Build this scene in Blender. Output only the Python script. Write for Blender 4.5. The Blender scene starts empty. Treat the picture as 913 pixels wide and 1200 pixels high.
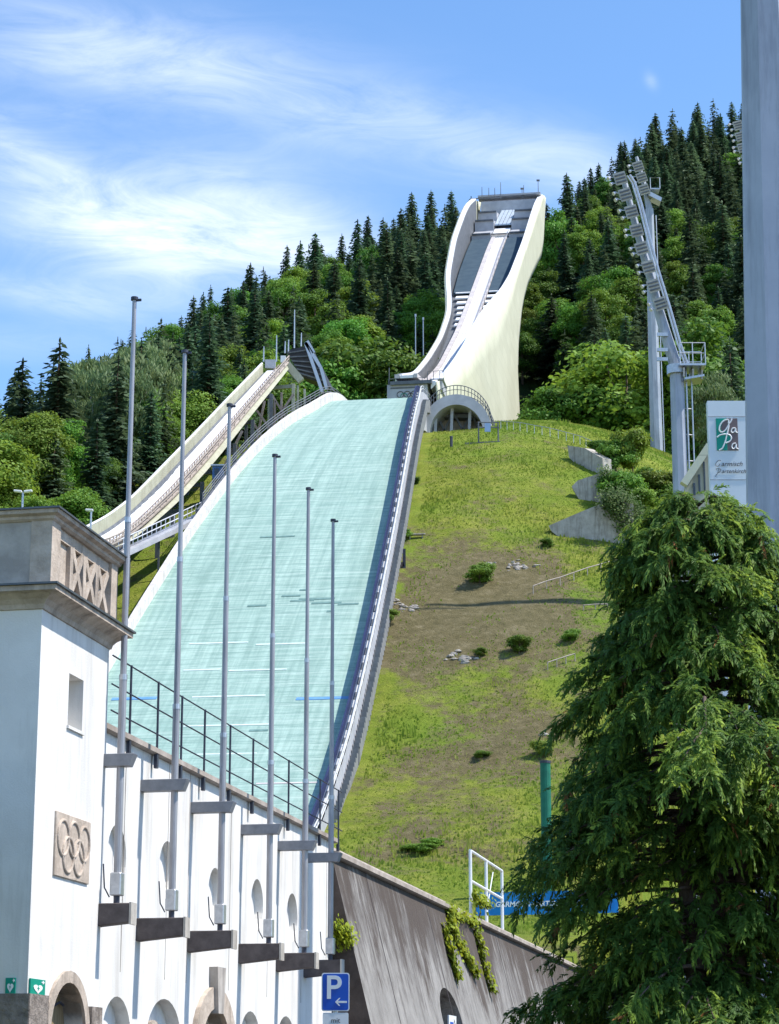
import bpy, bmesh, math, random
import numpy as np
from mathutils import Vector, Matrix
from mathutils.geometry import tessellate_polygon
random.seed(11); rng = np.random.default_rng(11)
R = math.radians
scene = bpy.context.scene
COL = scene.collection

# ------------------------------------------------------------------ camera model (surveyed from the photo)
FPX = 2650.0; PITCH = R(14.5); CX, CY = 456.5, 600.0
CAM = np.array([0.0, 0.0, 1.6])
def ray(px, py):
    u = (px-CX)/FPX; v = (CY-py)/FPX
    return np.array([u, math.cos(PITCH)-v*math.sin(PITCH), math.sin(PITCH)+v*math.cos(PITCH)])
def at(px, py, Y):
    r = ray(px, py); return CAM + r*(Y/r[1])
def on_plane(px, py, p0, n):
    r = ray(px, py); return CAM + r*(np.dot(p0-CAM, n)/np.dot(r, n))
def V(*a): return np.array(a, float)
def nrm(v):
    v = np.asarray(v, float); return v/max(np.linalg.norm(v), 1e-9)

# ------------------------------------------------------------------ object helpers
WL = {}
def tag(o, label=None, cat=None, group=None, kind=None):
    if label: o['label'] = label
    if cat: o['category'] = cat
    if group: o['group'] = group
    if kind: o['kind'] = kind
    return o
def thing(name, loc, label, cat, group=None):
    o = bpy.data.objects.new(name, None); COL.objects.link(o)
    o.empty_display_size = .3
    o.location = tuple(float(q) for q in loc); WL[o] = np.array(loc, float)
    return tag(o, label, cat, group, 'thing')
def link_mesh(name, me, parent=None, loc=None):
    o = bpy.data.objects.new(name, me); COL.objects.link(o)
    if parent is not None:
        o.parent = parent
        if loc is None:
            o.location = tuple(-WL[parent]); WL[o] = np.zeros(3)
        else:
            o.location = tuple(loc); WL[o] = WL[parent]+np.array(loc)
    else:
        l = (0, 0, 0) if loc is None else loc
        o.location = tuple(float(q) for q in l); WL[o] = np.array(l, float)
    return o
class MB:
    """collects boxes, beams, tubes and prisms; build() links them as one mesh object"""
    def __init__(s): s.v = []; s.f = []
    def add(s, vs, fs):
        b = len(s.v); s.v += [tuple(float(c) for c in q) for q in vs]; s.f += [tuple(i+b for i in f) for f in fs]; return s
    def box(s, lo, hi):
        x0, y0, z0 = lo; x1, y1, z1 = hi
        return s.add([(x0,y0,z0),(x1,y0,z0),(x1,y1,z0),(x0,y1,z0),(x0,y0,z1),(x1,y0,z1),(x1,y1,z1),(x0,y1,z1)],
                     [(0,3,2,1),(4,5,6,7),(0,1,5,4),(1,2,6,5),(2,3,7,6),(3,0,4,7)])
    def hexa(s, c8):
        return s.add(c8, [(0,3,2,1),(4,5,6,7),(0,1,5,4),(1,2,6,5),(2,3,7,6),(3,0,4,7)])
    def obox(s, c, ax, ay, az):
        c = np.asarray(c, float); ax, ay, az = map(lambda q: np.asarray(q, float), (ax, ay, az))
        return s.hexa([c-ax-ay-az, c+ax-ay-az, c+ax+ay-az, c-ax+ay-az, c-ax-ay+az, c+ax-ay+az, c+ax+ay+az, c-ax+ay+az])
    def beam(s, a, b, w, h, up=(0,0,1)):
        a = np.asarray(a, float); b = np.asarray(b, float); d = nrm(b-a); up = np.asarray(up, float)
        if abs(np.dot(d, up)) > .98: up = np.array([0,1.,0])
        x = nrm(np.cross(d, up)); z = np.cross(x, d)
        return s.obox((a+b)/2, (b-a)/2, x*w/2, z*h/2)
    def tube(s, pts, r, n=8, cap=True):
        pts = [np.asarray(p, float) for p in pts]; m = len(pts)
        rs = r if hasattr(r, '__len__') else [r]*m
        vs = []; x = None
        for i, p in enumerate(pts):
            d = nrm(pts[min(i+1, m-1)]-pts[max(i-1, 0)])
            if x is None:
                up = np.array([0,0,1.]) if abs(d[2]) < .9 else np.array([0,1.,0])
                x = nrm(np.cross(d, up))
            else: x = nrm(x-d*np.dot(x, d))
            y = np.cross(d, x)
            for k in range(n):
                a = 2*math.pi*k/n; vs.append(p+rs[i]*(math.cos(a)*x+math.sin(a)*y))
        fs = [(i*n+k, i*n+(k+1) % n, (i+1)*n+(k+1) % n, (i+1)*n+k) for i in range(m-1) for k in range(n)]
        if cap: fs += [tuple(range(n))[::-1], tuple((m-1)*n+k for k in range(n))]
        return s.add(vs, fs)
    def prism(s, poly, vec):
        poly = [np.asarray(p, float) for p in poly]; n = len(poly); vec = np.asarray(vec, float)
        vs = poly+[p+vec for p in poly]
        tri = [tuple(t) for t in tessellate_polygon([[Vector(p) for p in poly]])]
        fs = tri+[tuple(i+n for i in t[::-1]) for t in tri]
        fs += [(i, (i+1) % n, (i+1) % n+n, i+n) for i in range(n)]
        return s.add(vs, fs)
    def loft(s, secs, closed=True, cap=True):
        n = len(secs[0]); vs = [p for sec in secs for p in sec]; k = n if closed else n-1
        fs = [(i*n+j, i*n+(j+1) % n, (i+1)*n+(j+1) % n, (i+1)*n+j) for i in range(len(secs)-1) for j in range(k)]
        if closed and cap: fs += [tuple(range(n))[::-1], tuple((len(secs)-1)*n+j for j in range(n))]
        return s.add(vs, fs)
    def build(s, name, mat, parent=None, loc=None, smooth=False, bevel=0, keep=False, flip=True):
        me = bpy.data.meshes.new(name)
        v = np.array(s.v); base = None
        if parent is None and loc is None and not keep:
            base = V(v[:,0].mean(), v[:,1].mean(), v[:,2].min()); v = v-base
        me.from_pydata(v.tolist(), [], s.f)
        if flip or bevel:
            bm = bmesh.new(); bm.from_mesh(me)
            if flip: bmesh.ops.recalc_face_normals(bm, faces=bm.faces)
            if bevel:
                ed = [e for e in bm.edges if len(e.link_faces) == 2 and e.calc_face_angle(0) > .5]
                bmesh.ops.bevel(bm, geom=ed, offset=bevel, segments=1, affect='EDGES', clamp_overlap=True)
            bm.to_mesh(me); bm.free()
        if mat: me.materials.append(mat)
        if smooth:
            me.polygons.foreach_set('use_smooth', [True]*len(me.polygons))
        o = link_mesh(name, me, parent, base if base is not None else loc)
        return o
def cards(C, U, W, N=None, mats=None, name='leaf', attr=None, shape='diamond'):
    """numpy bulk leaf cards: centre C, half-length U, half-width W, shading normal N -> mesh data"""
    n = len(C); vv = np.empty((n, 4, 3))
    if N is not None:                                   # wind every card so that its face agrees with the shading normal
        sg_ = np.sign(np.sum(np.cross(W, U)*N, axis=1)); sg_[sg_ == 0] = 1; W = W*sg_[:,None]
    if shape == 'diamond':
        vv[:,0] = C-U; vv[:,1] = C+W-.1*U; vv[:,2] = C+U; vv[:,3] = C-W-.1*U
    else:
        vv[:,0] = C-U-W; vv[:,1] = C-U+W; vv[:,2] = C+U+W; vv[:,3] = C+U-W
    me = bpy.data.meshes.new(name)
    me.vertices.add(n*4); me.vertices.foreach_set('co', vv.reshape(-1).astype(np.float32))
    me.loops.add(n*4); me.loops.foreach_set('vertex_index', np.arange(n*4, dtype=np.int32))
    me.polygons.add(n); me.polygons.foreach_set('loop_start', np.arange(0, n*4, 4, dtype=np.int32))
    me.polygons.foreach_set('loop_total', np.full(n, 4, dtype=np.int32))
    me.update(); me.validate()
    if attr is not None:
        a = me.attributes.new('tint', 'FLOAT', 'POINT'); a.data.foreach_set('value', np.repeat(attr, 4).astype(np.float32) if len(attr) == n else attr.astype(np.float32))
    if N is not None:
        me.polygons.foreach_set('use_smooth', [True]*n)
        N = N/np.maximum(np.linalg.norm(N, axis=1, keepdims=True), 1e-6)
        me.normals_split_custom_set_from_vertices(np.repeat(N, 4, axis=0).tolist())
    return me
def rnd_unit(n):
    a = rng.normal(size=(n, 3)); return a/np.linalg.norm(a, axis=1, keepdims=True)

# ------------------------------------------------------------------ materials
def newmat(name):
    m = bpy.data.materials.new(name); m.use_nodes = True
    nt = m.node_tree; b = nt.nodes['Principled BSDF']; return m, nt, b
def N(nt, typ, **kw):
    n = nt.nodes.new(typ)
    for k, v in kw.items():
        if k.startswith('i_'):
            key = k[2:]; key = int(key) if key.isdigit() else key
            n.inputs[key].default_value = v
        else: setattr(n, k, v)
    return n
def ramp(nt, fac, stops):
    r = nt.nodes.new('ShaderNodeValToRGB'); e = r.color_ramp.elements
    while len(e) < len(stops): e.new(.5)
    for q, (p, c) in zip(e, stops):
        q.position = p; q.color = (*c, 1) if len(c) == 3 else c
    nt.links.new(fac, r.inputs['Fac']); return r.outputs['Color']
def g3(v): return (v, v, v)
def mix(nt, fac, a, b, mode='MIX'):
    m = nt.nodes.new('ShaderNodeMix'); m.data_type = 'RGBA'; m.blend_type = mode
    for sock, val in ((m.inputs[0], fac), (m.inputs[6], a), (m.inputs[7], b)):
        if isinstance(val, bpy.types.NodeSocket): nt.links.new(val, sock)
        elif isinstance(val, (int, float)): sock.default_value = val
        else: sock.default_value = (*val, 1)
    return m.outputs[2]
def noise(nt, scale, detail=4, rough=.6, vec=None, dist=0, mscale=None, rot=None):
    n = nt.nodes.new('ShaderNodeTexNoise'); n.inputs['Scale'].default_value = scale
    n.inputs['Detail'].default_value = detail; n.inputs['Roughness'].default_value = rough; n.inputs['Distortion'].default_value = dist
    if vec is None:
        vec = nt.nodes.new('ShaderNodeTexCoord').outputs['Object']
    if mscale is not None or rot is not None:
        mp = nt.nodes.new('ShaderNodeMapping')
        if mscale is not None: mp.inputs['Scale'].default_value = mscale
        if rot is not None: mp.inputs['Rotation'].default_value = rot
        nt.links.new(vec, mp.inputs['Vector']); vec = mp.outputs['Vector']
    nt.links.new(vec, n.inputs['Vector']); return n.outputs['Fac']
def bump(nt, b, h, strength=.3, dist=.05):
    n = nt.nodes.new('ShaderNodeBump'); n.inputs['Strength'].default_value = strength; n.inputs['Distance'].default_value = dist
    nt.links.new(h, n.inputs['Height']); nt.links.new(n.outputs['Normal'], b.inputs['Normal'])
def surf(name, c1, c2, scale=2, rough=.8, metal=0, streak=None, streak_amt=.5, bmp=.25, bscale=20, bdist=.02, lo=.35, hi=.65, spec=.3, mscale=None):
    """two-tone weathered surface, with optional vertical dirt runs of colour `streak`"""
    m, nt, b = newmat(name)
    c = ramp(nt, noise(nt, scale, 6, .65, mscale=mscale), [(lo, c1), (hi, c2)])
    if streak is not None:
        s = noise(nt, 1.0, 5, .7, mscale=(2.2, 2.2, .22))
        f = ramp(nt, s, [(.48, g3(0)), (.72, g3(streak_amt))])
        c = mix(nt, f, c, streak)
    nt.links.new(c, b.inputs['Base Color'])
    b.inputs['Roughness'].default_value = rough; b.inputs['Metallic'].default_value = metal
    b.inputs['Specular IOR Level'].default_value = spec
    if bmp: bump(nt, b, noise(nt, bscale, 5, .7), bmp, bdist)
    return m
M = {}
M['plaster'] = surf('white_plaster', (.70,.675,.635), (.775,.75,.71), 1.1, .9, streak=(.36,.33,.29), streak_amt=.5, bmp=.5, bscale=35, bdist=.012)
M['sandstone'] = surf('brown_sandstone', (.40,.325,.26), (.58,.485,.40), 3.5, .9, streak=(.13,.105,.09), streak_amt=.75, bmp=.6, bscale=14, bdist=.03)
M['greystone'] = surf('grey_parapet_stone', (.34,.305,.27), (.50,.45,.40), 2, .9, streak=(.11,.10,.09), streak_amt=.75, bmp=.5, bscale=12, bdist=.02)
M['rubble'] = surf('rough_plinth_stone', (.15,.125,.105), (.34,.29,.25), 5, .95, bmp=1, bscale=7, bdist=.06)
M['sheetmetal'] = surf('roof_edge_metal', (.10,.11,.12), (.16,.17,.18), 3, .5, .6, bmp=.05)
M['steel'] = surf('galvanised_steel', (.43,.44,.46), (.56,.57,.59), 9, .42, .75, bmp=.06, spec=.5)
M['pole'] = surf('flagpole_alloy', (.27,.265,.28), (.38,.375,.39), 6, .45, .35, bmp=.03, spec=.5, mscale=(1,1,.2))
M['darksteel'] = surf('dark_painted_steel', (.035,.04,.06), (.07,.075,.10), 7, .5, .2, bmp=.05)
M['wood_dark'] = surf('dark_block_stone', (.075,.062,.06), (.125,.105,.10), 4, .85, bmp=.3, bscale=18)
M['concrete'] = surf('pale_concrete', (.36,.325,.28), (.54,.50,.44), 1.2, .9, streak=(.13,.11,.09), streak_amt=.8, bmp=.4, bscale=10, bdist=.03)
M['white_paint'] = surf('white_paint', (.74,.74,.74), (.82,.82,.82), 3, .5, bmp=.05)
M['grey_paint'] = surf('grey_paint', (.36,.37,.40), (.46,.47,.50), .6, .6, bmp=.08)
M['dark_grey'] = surf('dark_grey_paint', (.10,.11,.125), (.16,.17,.185), 1, .6, bmp=.08)
M['cream'] = surf('cream_cladding', (.575,.57,.425), (.64,.635,.485), .12, .6, streak=(.47,.46,.34), streak_amt=.3, bmp=.04, bscale=1.5)
def add_seams(m, w, h, amt=.75):
    nt = m.node_tree; b = nt.nodes['Principled BSDF']; src = b.inputs['Base Color'].links[0].from_socket
    tc = nt.nodes.new('ShaderNodeNewGeometry').outputs['Position']
    sp = nt.nodes.new('ShaderNodeSeparateXYZ'); nt.links.new(tc, sp.inputs[0]); cb = nt.nodes.new('ShaderNodeCombineXYZ')
    nt.links.new(sp.outputs['Y'], cb.inputs[0]); nt.links.new(sp.outputs['Z'], cb.inputs[1])
    br = nt.nodes.new('ShaderNodeTexBrick'); br.inputs['Scale'].default_value = 1; br.inputs['Brick Width'].default_value = w; br.inputs['Row Height'].default_value = h
    br.inputs['Mortar Size'].default_value = .035; br.inputs['Color1'].default_value = (1,1,1,1); br.inputs['Color2'].default_value = (.93,.93,.92,1); br.inputs['Mortar'].default_value = (amt,amt,amt,1)
    br.offset = 0; nt.links.new(cb.outputs[0], br.inputs['Vector'])
    nt.links.new(mix(nt, 1.0, src, br.outputs['Color'], 'MULTIPLY'), b.inputs['Base Color'])
add_seams(M['cream'], 6.0, 2.4)
M['slate'] = surf('slate_blue_panel', (.045,.075,.105), (.065,.10,.13), .5, .8, bmp=.04, spec=.1)
M['snowtrack'] = surf('white_inrun_track', (.66,.655,.66), (.80,.80,.80), .5, .5, bmp=.05)
M['wood'] = surf('weathered_timber', (.30,.25,.21), (.46,.40,.35), 1.5, .85, streak=(.18,.14,.12), streak_amt=.5, bmp=.3)
M['bark'] = surf('bark', (.085,.06,.045), (.17,.125,.095), 6, .95, bmp=.9, bscale=12, bdist=.04, mscale=(1,1,.25))
M['birchbark'] = surf('pale_bark', (.30,.28,.25), (.48,.46,.42), 4, .9, bmp=.4)
M['asphalt'] = surf('asphalt', (.045,.045,.047), (.065,.065,.066), 6, .9, bmp=.3, bscale=60, bdist=.01)
M['glass'] = surf('canopy_glass', (.50,.58,.66), (.66,.73,.80), 1.5, .12, 0, bmp=.02, spec=.6)
M['windowglass'] = surf('dark_window_glass', (.02,.025,.03), (.05,.055,.06), 2, .08, 0, bmp=0, spec=.6)
M['sign_blue'] = surf('sign_blue', (.005,.085,.50), (.006,.09,.52), 2, .35, bmp=0)
M['banner_blue'] = surf('banner_blue', (.004,.15,.50), (.006,.24,.62), .5, .5, bmp=.1, bscale=4)
M['sign_white'] = surf('sign_white', (.80,.80,.80), (.84,.84,.84), 3, .35, bmp=0)
M['sign_green'] = surf('sign_green', (.0,.26,.18), (.0,.28,.20), 3, .4, bmp=0)
M['sign_brown'] = surf('sign_taupe', (.15,.11,.11), (.17,.125,.125), 3, .4, bmp=0)
M['green_pad'] = surf('green_post_padding', (.01,.13,.085), (.015,.17,.11), 2, .6, bmp=.1)
M['cabin_blue'] = surf('blue_cabin_paint', (.05,.13,.30), (.08,.17,.36), 1, .5, bmp=.05)
M['mast'] = surf('mast_zinc', (.33,.365,.43), (.42,.455,.52), .35, .55, .1, streak=(.20,.22,.26), streak_amt=.8, bmp=.08, bscale=8)
M['lamp_back'] = surf('lamp_housing', (.36,.33,.28), (.50,.47,.40), 3, .5, .2, bmp=.1)
M['lamp_glass'] = surf('lamp_glass', (.60,.58,.62), (.75,.72,.76), 8, .15, .3, bmp=0, spec=.6)
M['ringcol'] = surf('ring_dark', (.06,.06,.065), (.10,.10,.10), 3, .5, bmp=0)
M['door'] = surf('old_door', (.20,.14,.075), (.34,.25,.14), 3, .7, bmp=.3, mscale=(6,6,.5))
M['rock'] = surf('pale_rock', (.26,.235,.20), (.44,.40,.36), 2.5, .95, bmp=.7, bscale=5, bdist=.08)
M['bracket'] = surf('bracket_grey', (.20,.205,.22), (.27,.275,.29), 5, .6, .1, bmp=.1)
M['shaded_wetstone'] = surf('shaded_wet_stone', (.055,.042,.036), (.11,.085,.072), 1.5, .9, bmp=.8, bscale=6, bdist=.05)  # wet-stained stone, darkened further to paint in the shade of the end face
M['dead'] = surf('dead_foliage', (.22,.09,.025), (.34,.15,.05), 5, .9, bmp=0)

def leafmat(name, dark, light, tip=None, trans=.25, nscale=.35, objvar=.5):
    m, nt, b = newmat(name)
    oi = nt.nodes.new('ShaderNodeObjectInfo')
    f = noise(nt, nscale, 3, .6)
    c = ramp(nt, f, [(.32, dark), (.68, light)])
    hv = nt.nodes.new('ShaderNodeHueSaturation')
    mr = nt.nodes.new('ShaderNodeMapRange'); mr.inputs['To Min'].default_value = .5-.045*objvar; mr.inputs['To Max'].default_value = .5+.03*objvar
    nt.links.new(oi.outputs['Random'], mr.inputs['Value']); nt.links.new(mr.outputs[0], hv.inputs['Hue'])
    mu = nt.nodes.new('ShaderNodeMath'); mu.operation = 'MULTIPLY'; mu.inputs[1].default_value = 7.31
    fr = nt.nodes.new('ShaderNodeMath'); fr.operation = 'FRACT'
    nt.links.new(oi.outputs['Random'], mu.inputs[0]); nt.links.new(mu.outputs[0], fr.inputs[0])
    m2 = nt.nodes.new('ShaderNodeMapRange'); m2.inputs['To Min'].default_value = 1-.4*objvar; m2.inputs['To Max'].default_value = 1+.45*objvar
    nt.links.new(fr.outputs[0], m2.inputs['Value']); nt.links.new(m2.outputs[0], hv.inputs['Value'])
    nt.links.new(c, hv.inputs['Color']); c = hv.outputs['Color']
    if tip is not None:
        at_ = nt.nodes.new('ShaderNodeAttribute'); at_.attribute_name = 'tint'
        c = mix(nt, at_.outputs['Fac'], c, tip)
    nt.links.new(c, b.inputs['Base Color']); b.inputs['Roughness'].default_value = .6
    b.inputs['Specular IOR Level'].default_value = .25
    tr = nt.nodes.new('ShaderNodeBsdfTranslucent'); ms = nt.nodes.new('ShaderNodeMixShader'); ms.inputs[0].default_value = trans
    hs = nt.nodes.new('ShaderNodeHueSaturation'); hs.inputs['Hue'].default_value = .48; hs.inputs['Value'].default_value = 1.5
    nt.links.new(c, hs.inputs['Color']); nt.links.new(hs.outputs['Color'], tr.inputs['Color'])
    nt.links.new(b.outputs[0], ms.inputs[1]); nt.links.new(tr.outputs[0], ms.inputs[2])
    nt.links.new(ms.outputs[0], nt.nodes['Material Output'].inputs['Surface'])
    return m
M['spruce'] = leafmat('spruce_needles', (.036,.078,.042), (.080,.148,.064), nscale=.3, trans=.25, objvar=.8)
M['leaf'] = leafmat('broad_leaves', (.062,.155,.018), (.145,.29,.034), nscale=.3, trans=.3, objvar=.8)
M['willow'] = leafmat('pale_leaves', (.10,.165,.06), (.17,.24,.09), nscale=.3, trans=.3, objvar=.3)
M['bush'] = leafmat('bush_leaves', (.075,.155,.02), (.17,.29,.035), nscale=1, trans=.3, objvar=.7)
M['ivy'] = leafmat('ivy_leaves', (.17,.24,.02), (.34,.40,.03), nscale=3, trans=.3, objvar=.1)
M['hangivy'] = leafmat('hanging_leaves', (.045,.095,.02), (.10,.17,.035), nscale=1, trans=.25, objvar=.3)
M['conifer'] = leafmat('yew_needles', (.040,.108,.022), (.135,.245,.045), tip=(.32,.45,.055), nscale=1.0, trans=.38, objvar=0)
# ------------------------------------------------------------------ frames
wd = nrm(V(.197,1,0)); wn = V(wd[1],-wd[0],0); WP0 = V(-4.8241905,36.1063068,0)
def W(e, o, z): return WP0+wd*e+wn*o+V(0,0,z)          # wall frame: along, out from the face, up
def wpix(px, py, off=0):
    p0 = WP0+wn*off; P = on_plane(px, py, p0, wn); return float(np.dot(P-WP0, wd)), float(P[2])
ja = nrm(V(.15,1,0)); jb = V(ja[1],-ja[0],0); JO = V(2.6,310,0)
def S(s, t, z): return JO+ja*s+jb*t+V(0,0,z)           # jump frame: up the axis, right, up
def spix(px, py, t):
    P = on_plane(px, py, JO+jb*t, jb); return float(np.dot(P-JO, ja)), float(P[2])

# ------------------------------------------------------------------ terrain
ZS = np.array([-400,-230,-190,-165,-145,-123,-111,-100,-80,-60,-40,-31,-10,8,18,40,120,700.])
ZT = np.array([6.3,6.5,8,12,18.2,28,36.5,44.5,57.5,69.5,80,85,91.5,96.0,97.6,96,95,95.])
SIL = [(-120,505),(-60,490),(0,472),(50,442),(100,418),(150,395),(200,372),(250,347),(300,332),(350,315),(400,290),(450,268),(520,242),(600,255),(640,265),(665,248),(700,208),(740,185),(800,152),(870,138),(960,112),(1100,90)]
SX = np.array([q[0] for q in SIL], float)
STAN = np.array([(lambda r: r[2]/r[1])(ray(*q)) for q in SIL])
BASE = [(-120,625),(0,620),(150,615),(250,560),(320,500),(420,470),(520,480),(560,520),(640,520),(700,528),(790,560),(870,575),(1100,580)]
BX = np.array([q[0] for q in BASE], float); BTAN = np.array([(lambda r: r[2]/r[1])(ray(*q)) for q in BASE])
def vnoise(x, y, s, seed=0):
    x = x/s+seed*17.3; y = y/s-seed*9.1
    return (np.sin(x*1.0+1.7*np.sin(y*.8+seed))+np.sin(y*1.3+1.3*np.sin(x*.9-seed))+.5*np.sin(2.3*x+1.9*y+seed)+.5*np.sin(2.9*y-2.1*x))/3
def sstep(a, b, x):
    q = np.clip((x-a)/(b-a), 0, 1); return q*q*(3-2*q)
def Y0Q(q): return np.interp(q, [0,150,250,300,450,555,645,720,900], [212,232,285,332,395,440,440,372,345])
def H(x, y):
    x = np.asarray(x, float); y = np.asarray(y, float)
    dx = x-JO[0]; dy = y-JO[1]
    s = dx*ja[0]+dy*ja[1]; t = dx*jb[0]+dy*jb[1]
    z = np.interp(s, ZS, ZT)
    # smooth the profile a little
    z = (z+np.interp(s-6, ZS, ZT)+np.interp(s+6, ZS, ZT))/3
    z = z-.012*np.clip(t-15, 0, 40)**2*sstep(-120, -20, s)-2.3*np.exp(-((s+22)/10)**2-((t-10)/7)**2)-1.5*sstep(-8,-20,t)*sstep(-150,-60,s)
    z = z+(.40*vnoise(x, y, 7, 1)+.20*vnoise(x, y, 2.3, 2)+.6*vnoise(x, y, 21, 3))*sstep(-190, -140, s)*sstep(40,18,s)
    # mountain
    yy = np.maximum(y, 60); q = CX+FPX*x/yy
    yr = np.interp(q, [-100, 100, 870, 1000], [470, 500, 680, 700])
    zr = np.interp(q, SX, STAN)*yr+1.6-np.interp(q, [0,300], [22,11.5])
    y0 = Y0Q(q)
    k = np.clip((y-y0)/(yr-y0), 0, 1.0)
    zb = np.interp(q, BX, BTAN)*y0+1.6
    zm = zb*(1-k)+zr*k+6*vnoise(x, y, 38, 5)*np.sin(np.pi*np.clip(k,0,1))
    bl = sstep(0, 30, y-y0); zm = z*(1-bl)+zm*bl
    zm = np.where(y > yr, zr-(y-yr)*.45, zm)
    z = np.where(y > y0, zm, z)
    # street side of the long wall
    e = (x-WP0[0])*wd[0]+(y-WP0[1])*wd[1]; n = (x-WP0[0])*wn[0]+(y-WP0[1])*wn[1]
    f = sstep(95, 230, e)
    z = np.where(n > -2.0, np.where(e < 95, -.3, z*f-.3*(1-f)), z)
    z = np.where(e < -40, -.3, z)
    return z
def Hs(x, y): return float(H(np.array([x]), np.array([y]))[0])
def ground(p): return V(p[0], p[1], Hs(p[0], p[1]))
def hit(px, py, y0=100, y1=760):
    r = ray(px, py); r = r/r[1]
    Y = np.arange(y0, y1, .25); d = (CAM[2]+r[2]*Y)-H(CAM[0]+r[0]*Y, Y)
    i = np.argmax(d < 0)
    if d[i] >= 0: return None
    return CAM+r*Y[i]

sg = np.unique(np.concatenate([np.arange(-330,-190,8), np.arange(-190,34,1.0), np.arange(34,120,5), np.arange(120,520,11)]))
tg = np.unique(np.concatenate([np.arange(-330,-45,8), np.arange(-45,62,1.0), np.arange(62,330,8)]))
SG, TG = np.meshgrid(sg, tg, indexing='ij')
GX = JO[0]+ja[0]*SG+jb[0]*TG; GY = JO[1]+ja[1]*SG+jb[1]*TG
GZ = H(GX, GY)
ns, nt_ = SG.shape
me = bpy.data.meshes.new('hillside')
idx = np.arange(ns*nt_).reshape(ns, nt_)
fq = np.stack([idx[:-1,:-1], idx[:-1,1:], idx[1:,1:], idx[1:,:-1]], -1).reshape(-1, 4)
me.from_pydata(np.stack([GX, GY, GZ], -1).reshape(-1, 3).tolist(), [], fq[:, ::-1].tolist())
me.polygons.foreach_set('use_smooth', [True]*len(me.polygons))
def inpoly(x, y, poly):
    c = np.zeros(x.shape, bool); n = len(poly); j = n-1
    for i in range(n):
        xi, yi = poly[i]; xj, yj = poly[j]
        c ^= ((yi > y) != (yj > y)) & (x < (xj-xi)*(y-yi)/(yj-yi+1e-12)+xi); j = i
    return c
def stpoly(pp):
    out = []
    for p in pp:
        h = hit(*p)
        if h is None: continue
        out.append((float(np.dot(h-JO, ja)), float(np.dot(h-JO, jb))))
    return out
SOIL = [(stpoly(q), w) for q, w in [
    ([(470,690),(560,650),(660,660),(640,700),(690,740),(640,790),(560,795),(500,775),(460,760)], .75),
    ([(540,650),(655,645),(650,690),(560,690)], .9),
    ([(455,680),(520,670),(530,760),(480,775)], .9),
    ([(445,965),(520,900),(600,850),(680,820),(680,900),(600,890),(540,960),(480,1010),(440,1000)], .55),
    ([(560,960),(640,880),(640,1000),(560,1020)], .3),
    ([(560,840),(650,800),(690,860),(600,880)], .5),
    ([(500,640),(700,640),(720,700),(640,760),(690,830),(560,840),(500,780)], .22)]]
GRASSY = [(stpoly(q), w) for q, w in [
    ([(420,830),(480,770),(610,795),(560,850),(500,900),(400,960)], .6),
    ([(490,515),(600,505),(720,560),(735,610),(640,615),(560,600),(480,610)], .45),
    ([(650,690),(720,660),(740,720),(690,740)], .6)]]
def jit(s, t, amp=2.6):
    return s+amp*vnoise(s, t, 3.1, 7)+.8*vnoise(s, t, .9, 8), t+amp*vnoise(s, t, 3.7, 9)+.8*vnoise(s, t, 1.1, 4)
def soil_at(s, t):
    tot = np.zeros(s.shape)
    for ox, oy, am in ((0,0,2.5),(3.5,1,3),(-3.5,-1,3),(1,3,2),(-1,-3,3.5),(6,0,3),(-6,1,2),(0,5,3)):
        a, b = jit(s+ox, t+oy, am); m = np.zeros(s.shape)
        for poly, w in SOIL: m = np.maximum(m, w*inpoly(a, b, poly))
        for poly, w in GRASSY: m = m-w*inpoly(a, b, poly)
        tot += np.clip(m, 0, 1)
    m = tot/8*1.0+.20*vnoise(s, t, 4, 3)+.20*vnoise(s, t, 1.5, 6)
    return np.clip(m, 0, 1)
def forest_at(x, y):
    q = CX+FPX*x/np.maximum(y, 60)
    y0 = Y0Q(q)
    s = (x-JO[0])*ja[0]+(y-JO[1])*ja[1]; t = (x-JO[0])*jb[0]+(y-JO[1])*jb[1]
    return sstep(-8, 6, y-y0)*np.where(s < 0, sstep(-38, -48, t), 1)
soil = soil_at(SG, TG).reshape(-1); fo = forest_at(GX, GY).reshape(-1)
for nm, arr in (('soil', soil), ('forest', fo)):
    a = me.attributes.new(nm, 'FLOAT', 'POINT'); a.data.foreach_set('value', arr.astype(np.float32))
m, nt, b = newmat('hill_turf')
pos = nt.nodes.new('ShaderNodeNewGeometry').outputs['Position']
def turf_colour(nt, pos, soilsock):
    g = ramp(nt, noise(nt, .35, 6, .75, vec=pos), [(.30, (.13,.185,.022)), (.50, (.225,.265,.036)), (.70, (.33,.335,.07))])
    g = mix(nt, ramp(nt, noise(nt, .06, 3, .6, vec=pos), [(.42, g3(0)), (.62, g3(.6))]), g, (.15,.26,.026))
    d = ramp(nt, noise(nt, .9, 6, .75, vec=pos), [(.30, (.105,.085,.045)), (.52, (.175,.14,.078)), (.72, (.27,.22,.14))])
    nz = noise(nt, .8, 6, .8, vec=pos)
    ma = nt.nodes.new('ShaderNodeMath'); ma.operation = 'MULTIPLY_ADD'; ma.inputs[1].default_value = 1.3
    nt.links.new(nz, ma.inputs[0]); nt.links.new(soilsock, ma.inputs[2])
    return mix(nt, ramp(nt, ma.outputs[0], [(.72, g3(0)), (1.42, g3(.92))]), g, d)
at_ = nt.nodes.new('ShaderNodeAttribute'); at_.attribute_name = 'soil'
c = turf_colour(nt, pos, at_.outputs['Fac'])
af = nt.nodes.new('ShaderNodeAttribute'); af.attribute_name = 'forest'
c = mix(nt, af.outputs['Fac'], c, ramp(nt, noise(nt, .2, 5, .7, vec=pos), [(.35, (.015,.026,.010)), (.65, (.035,.06,.014))]))
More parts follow.
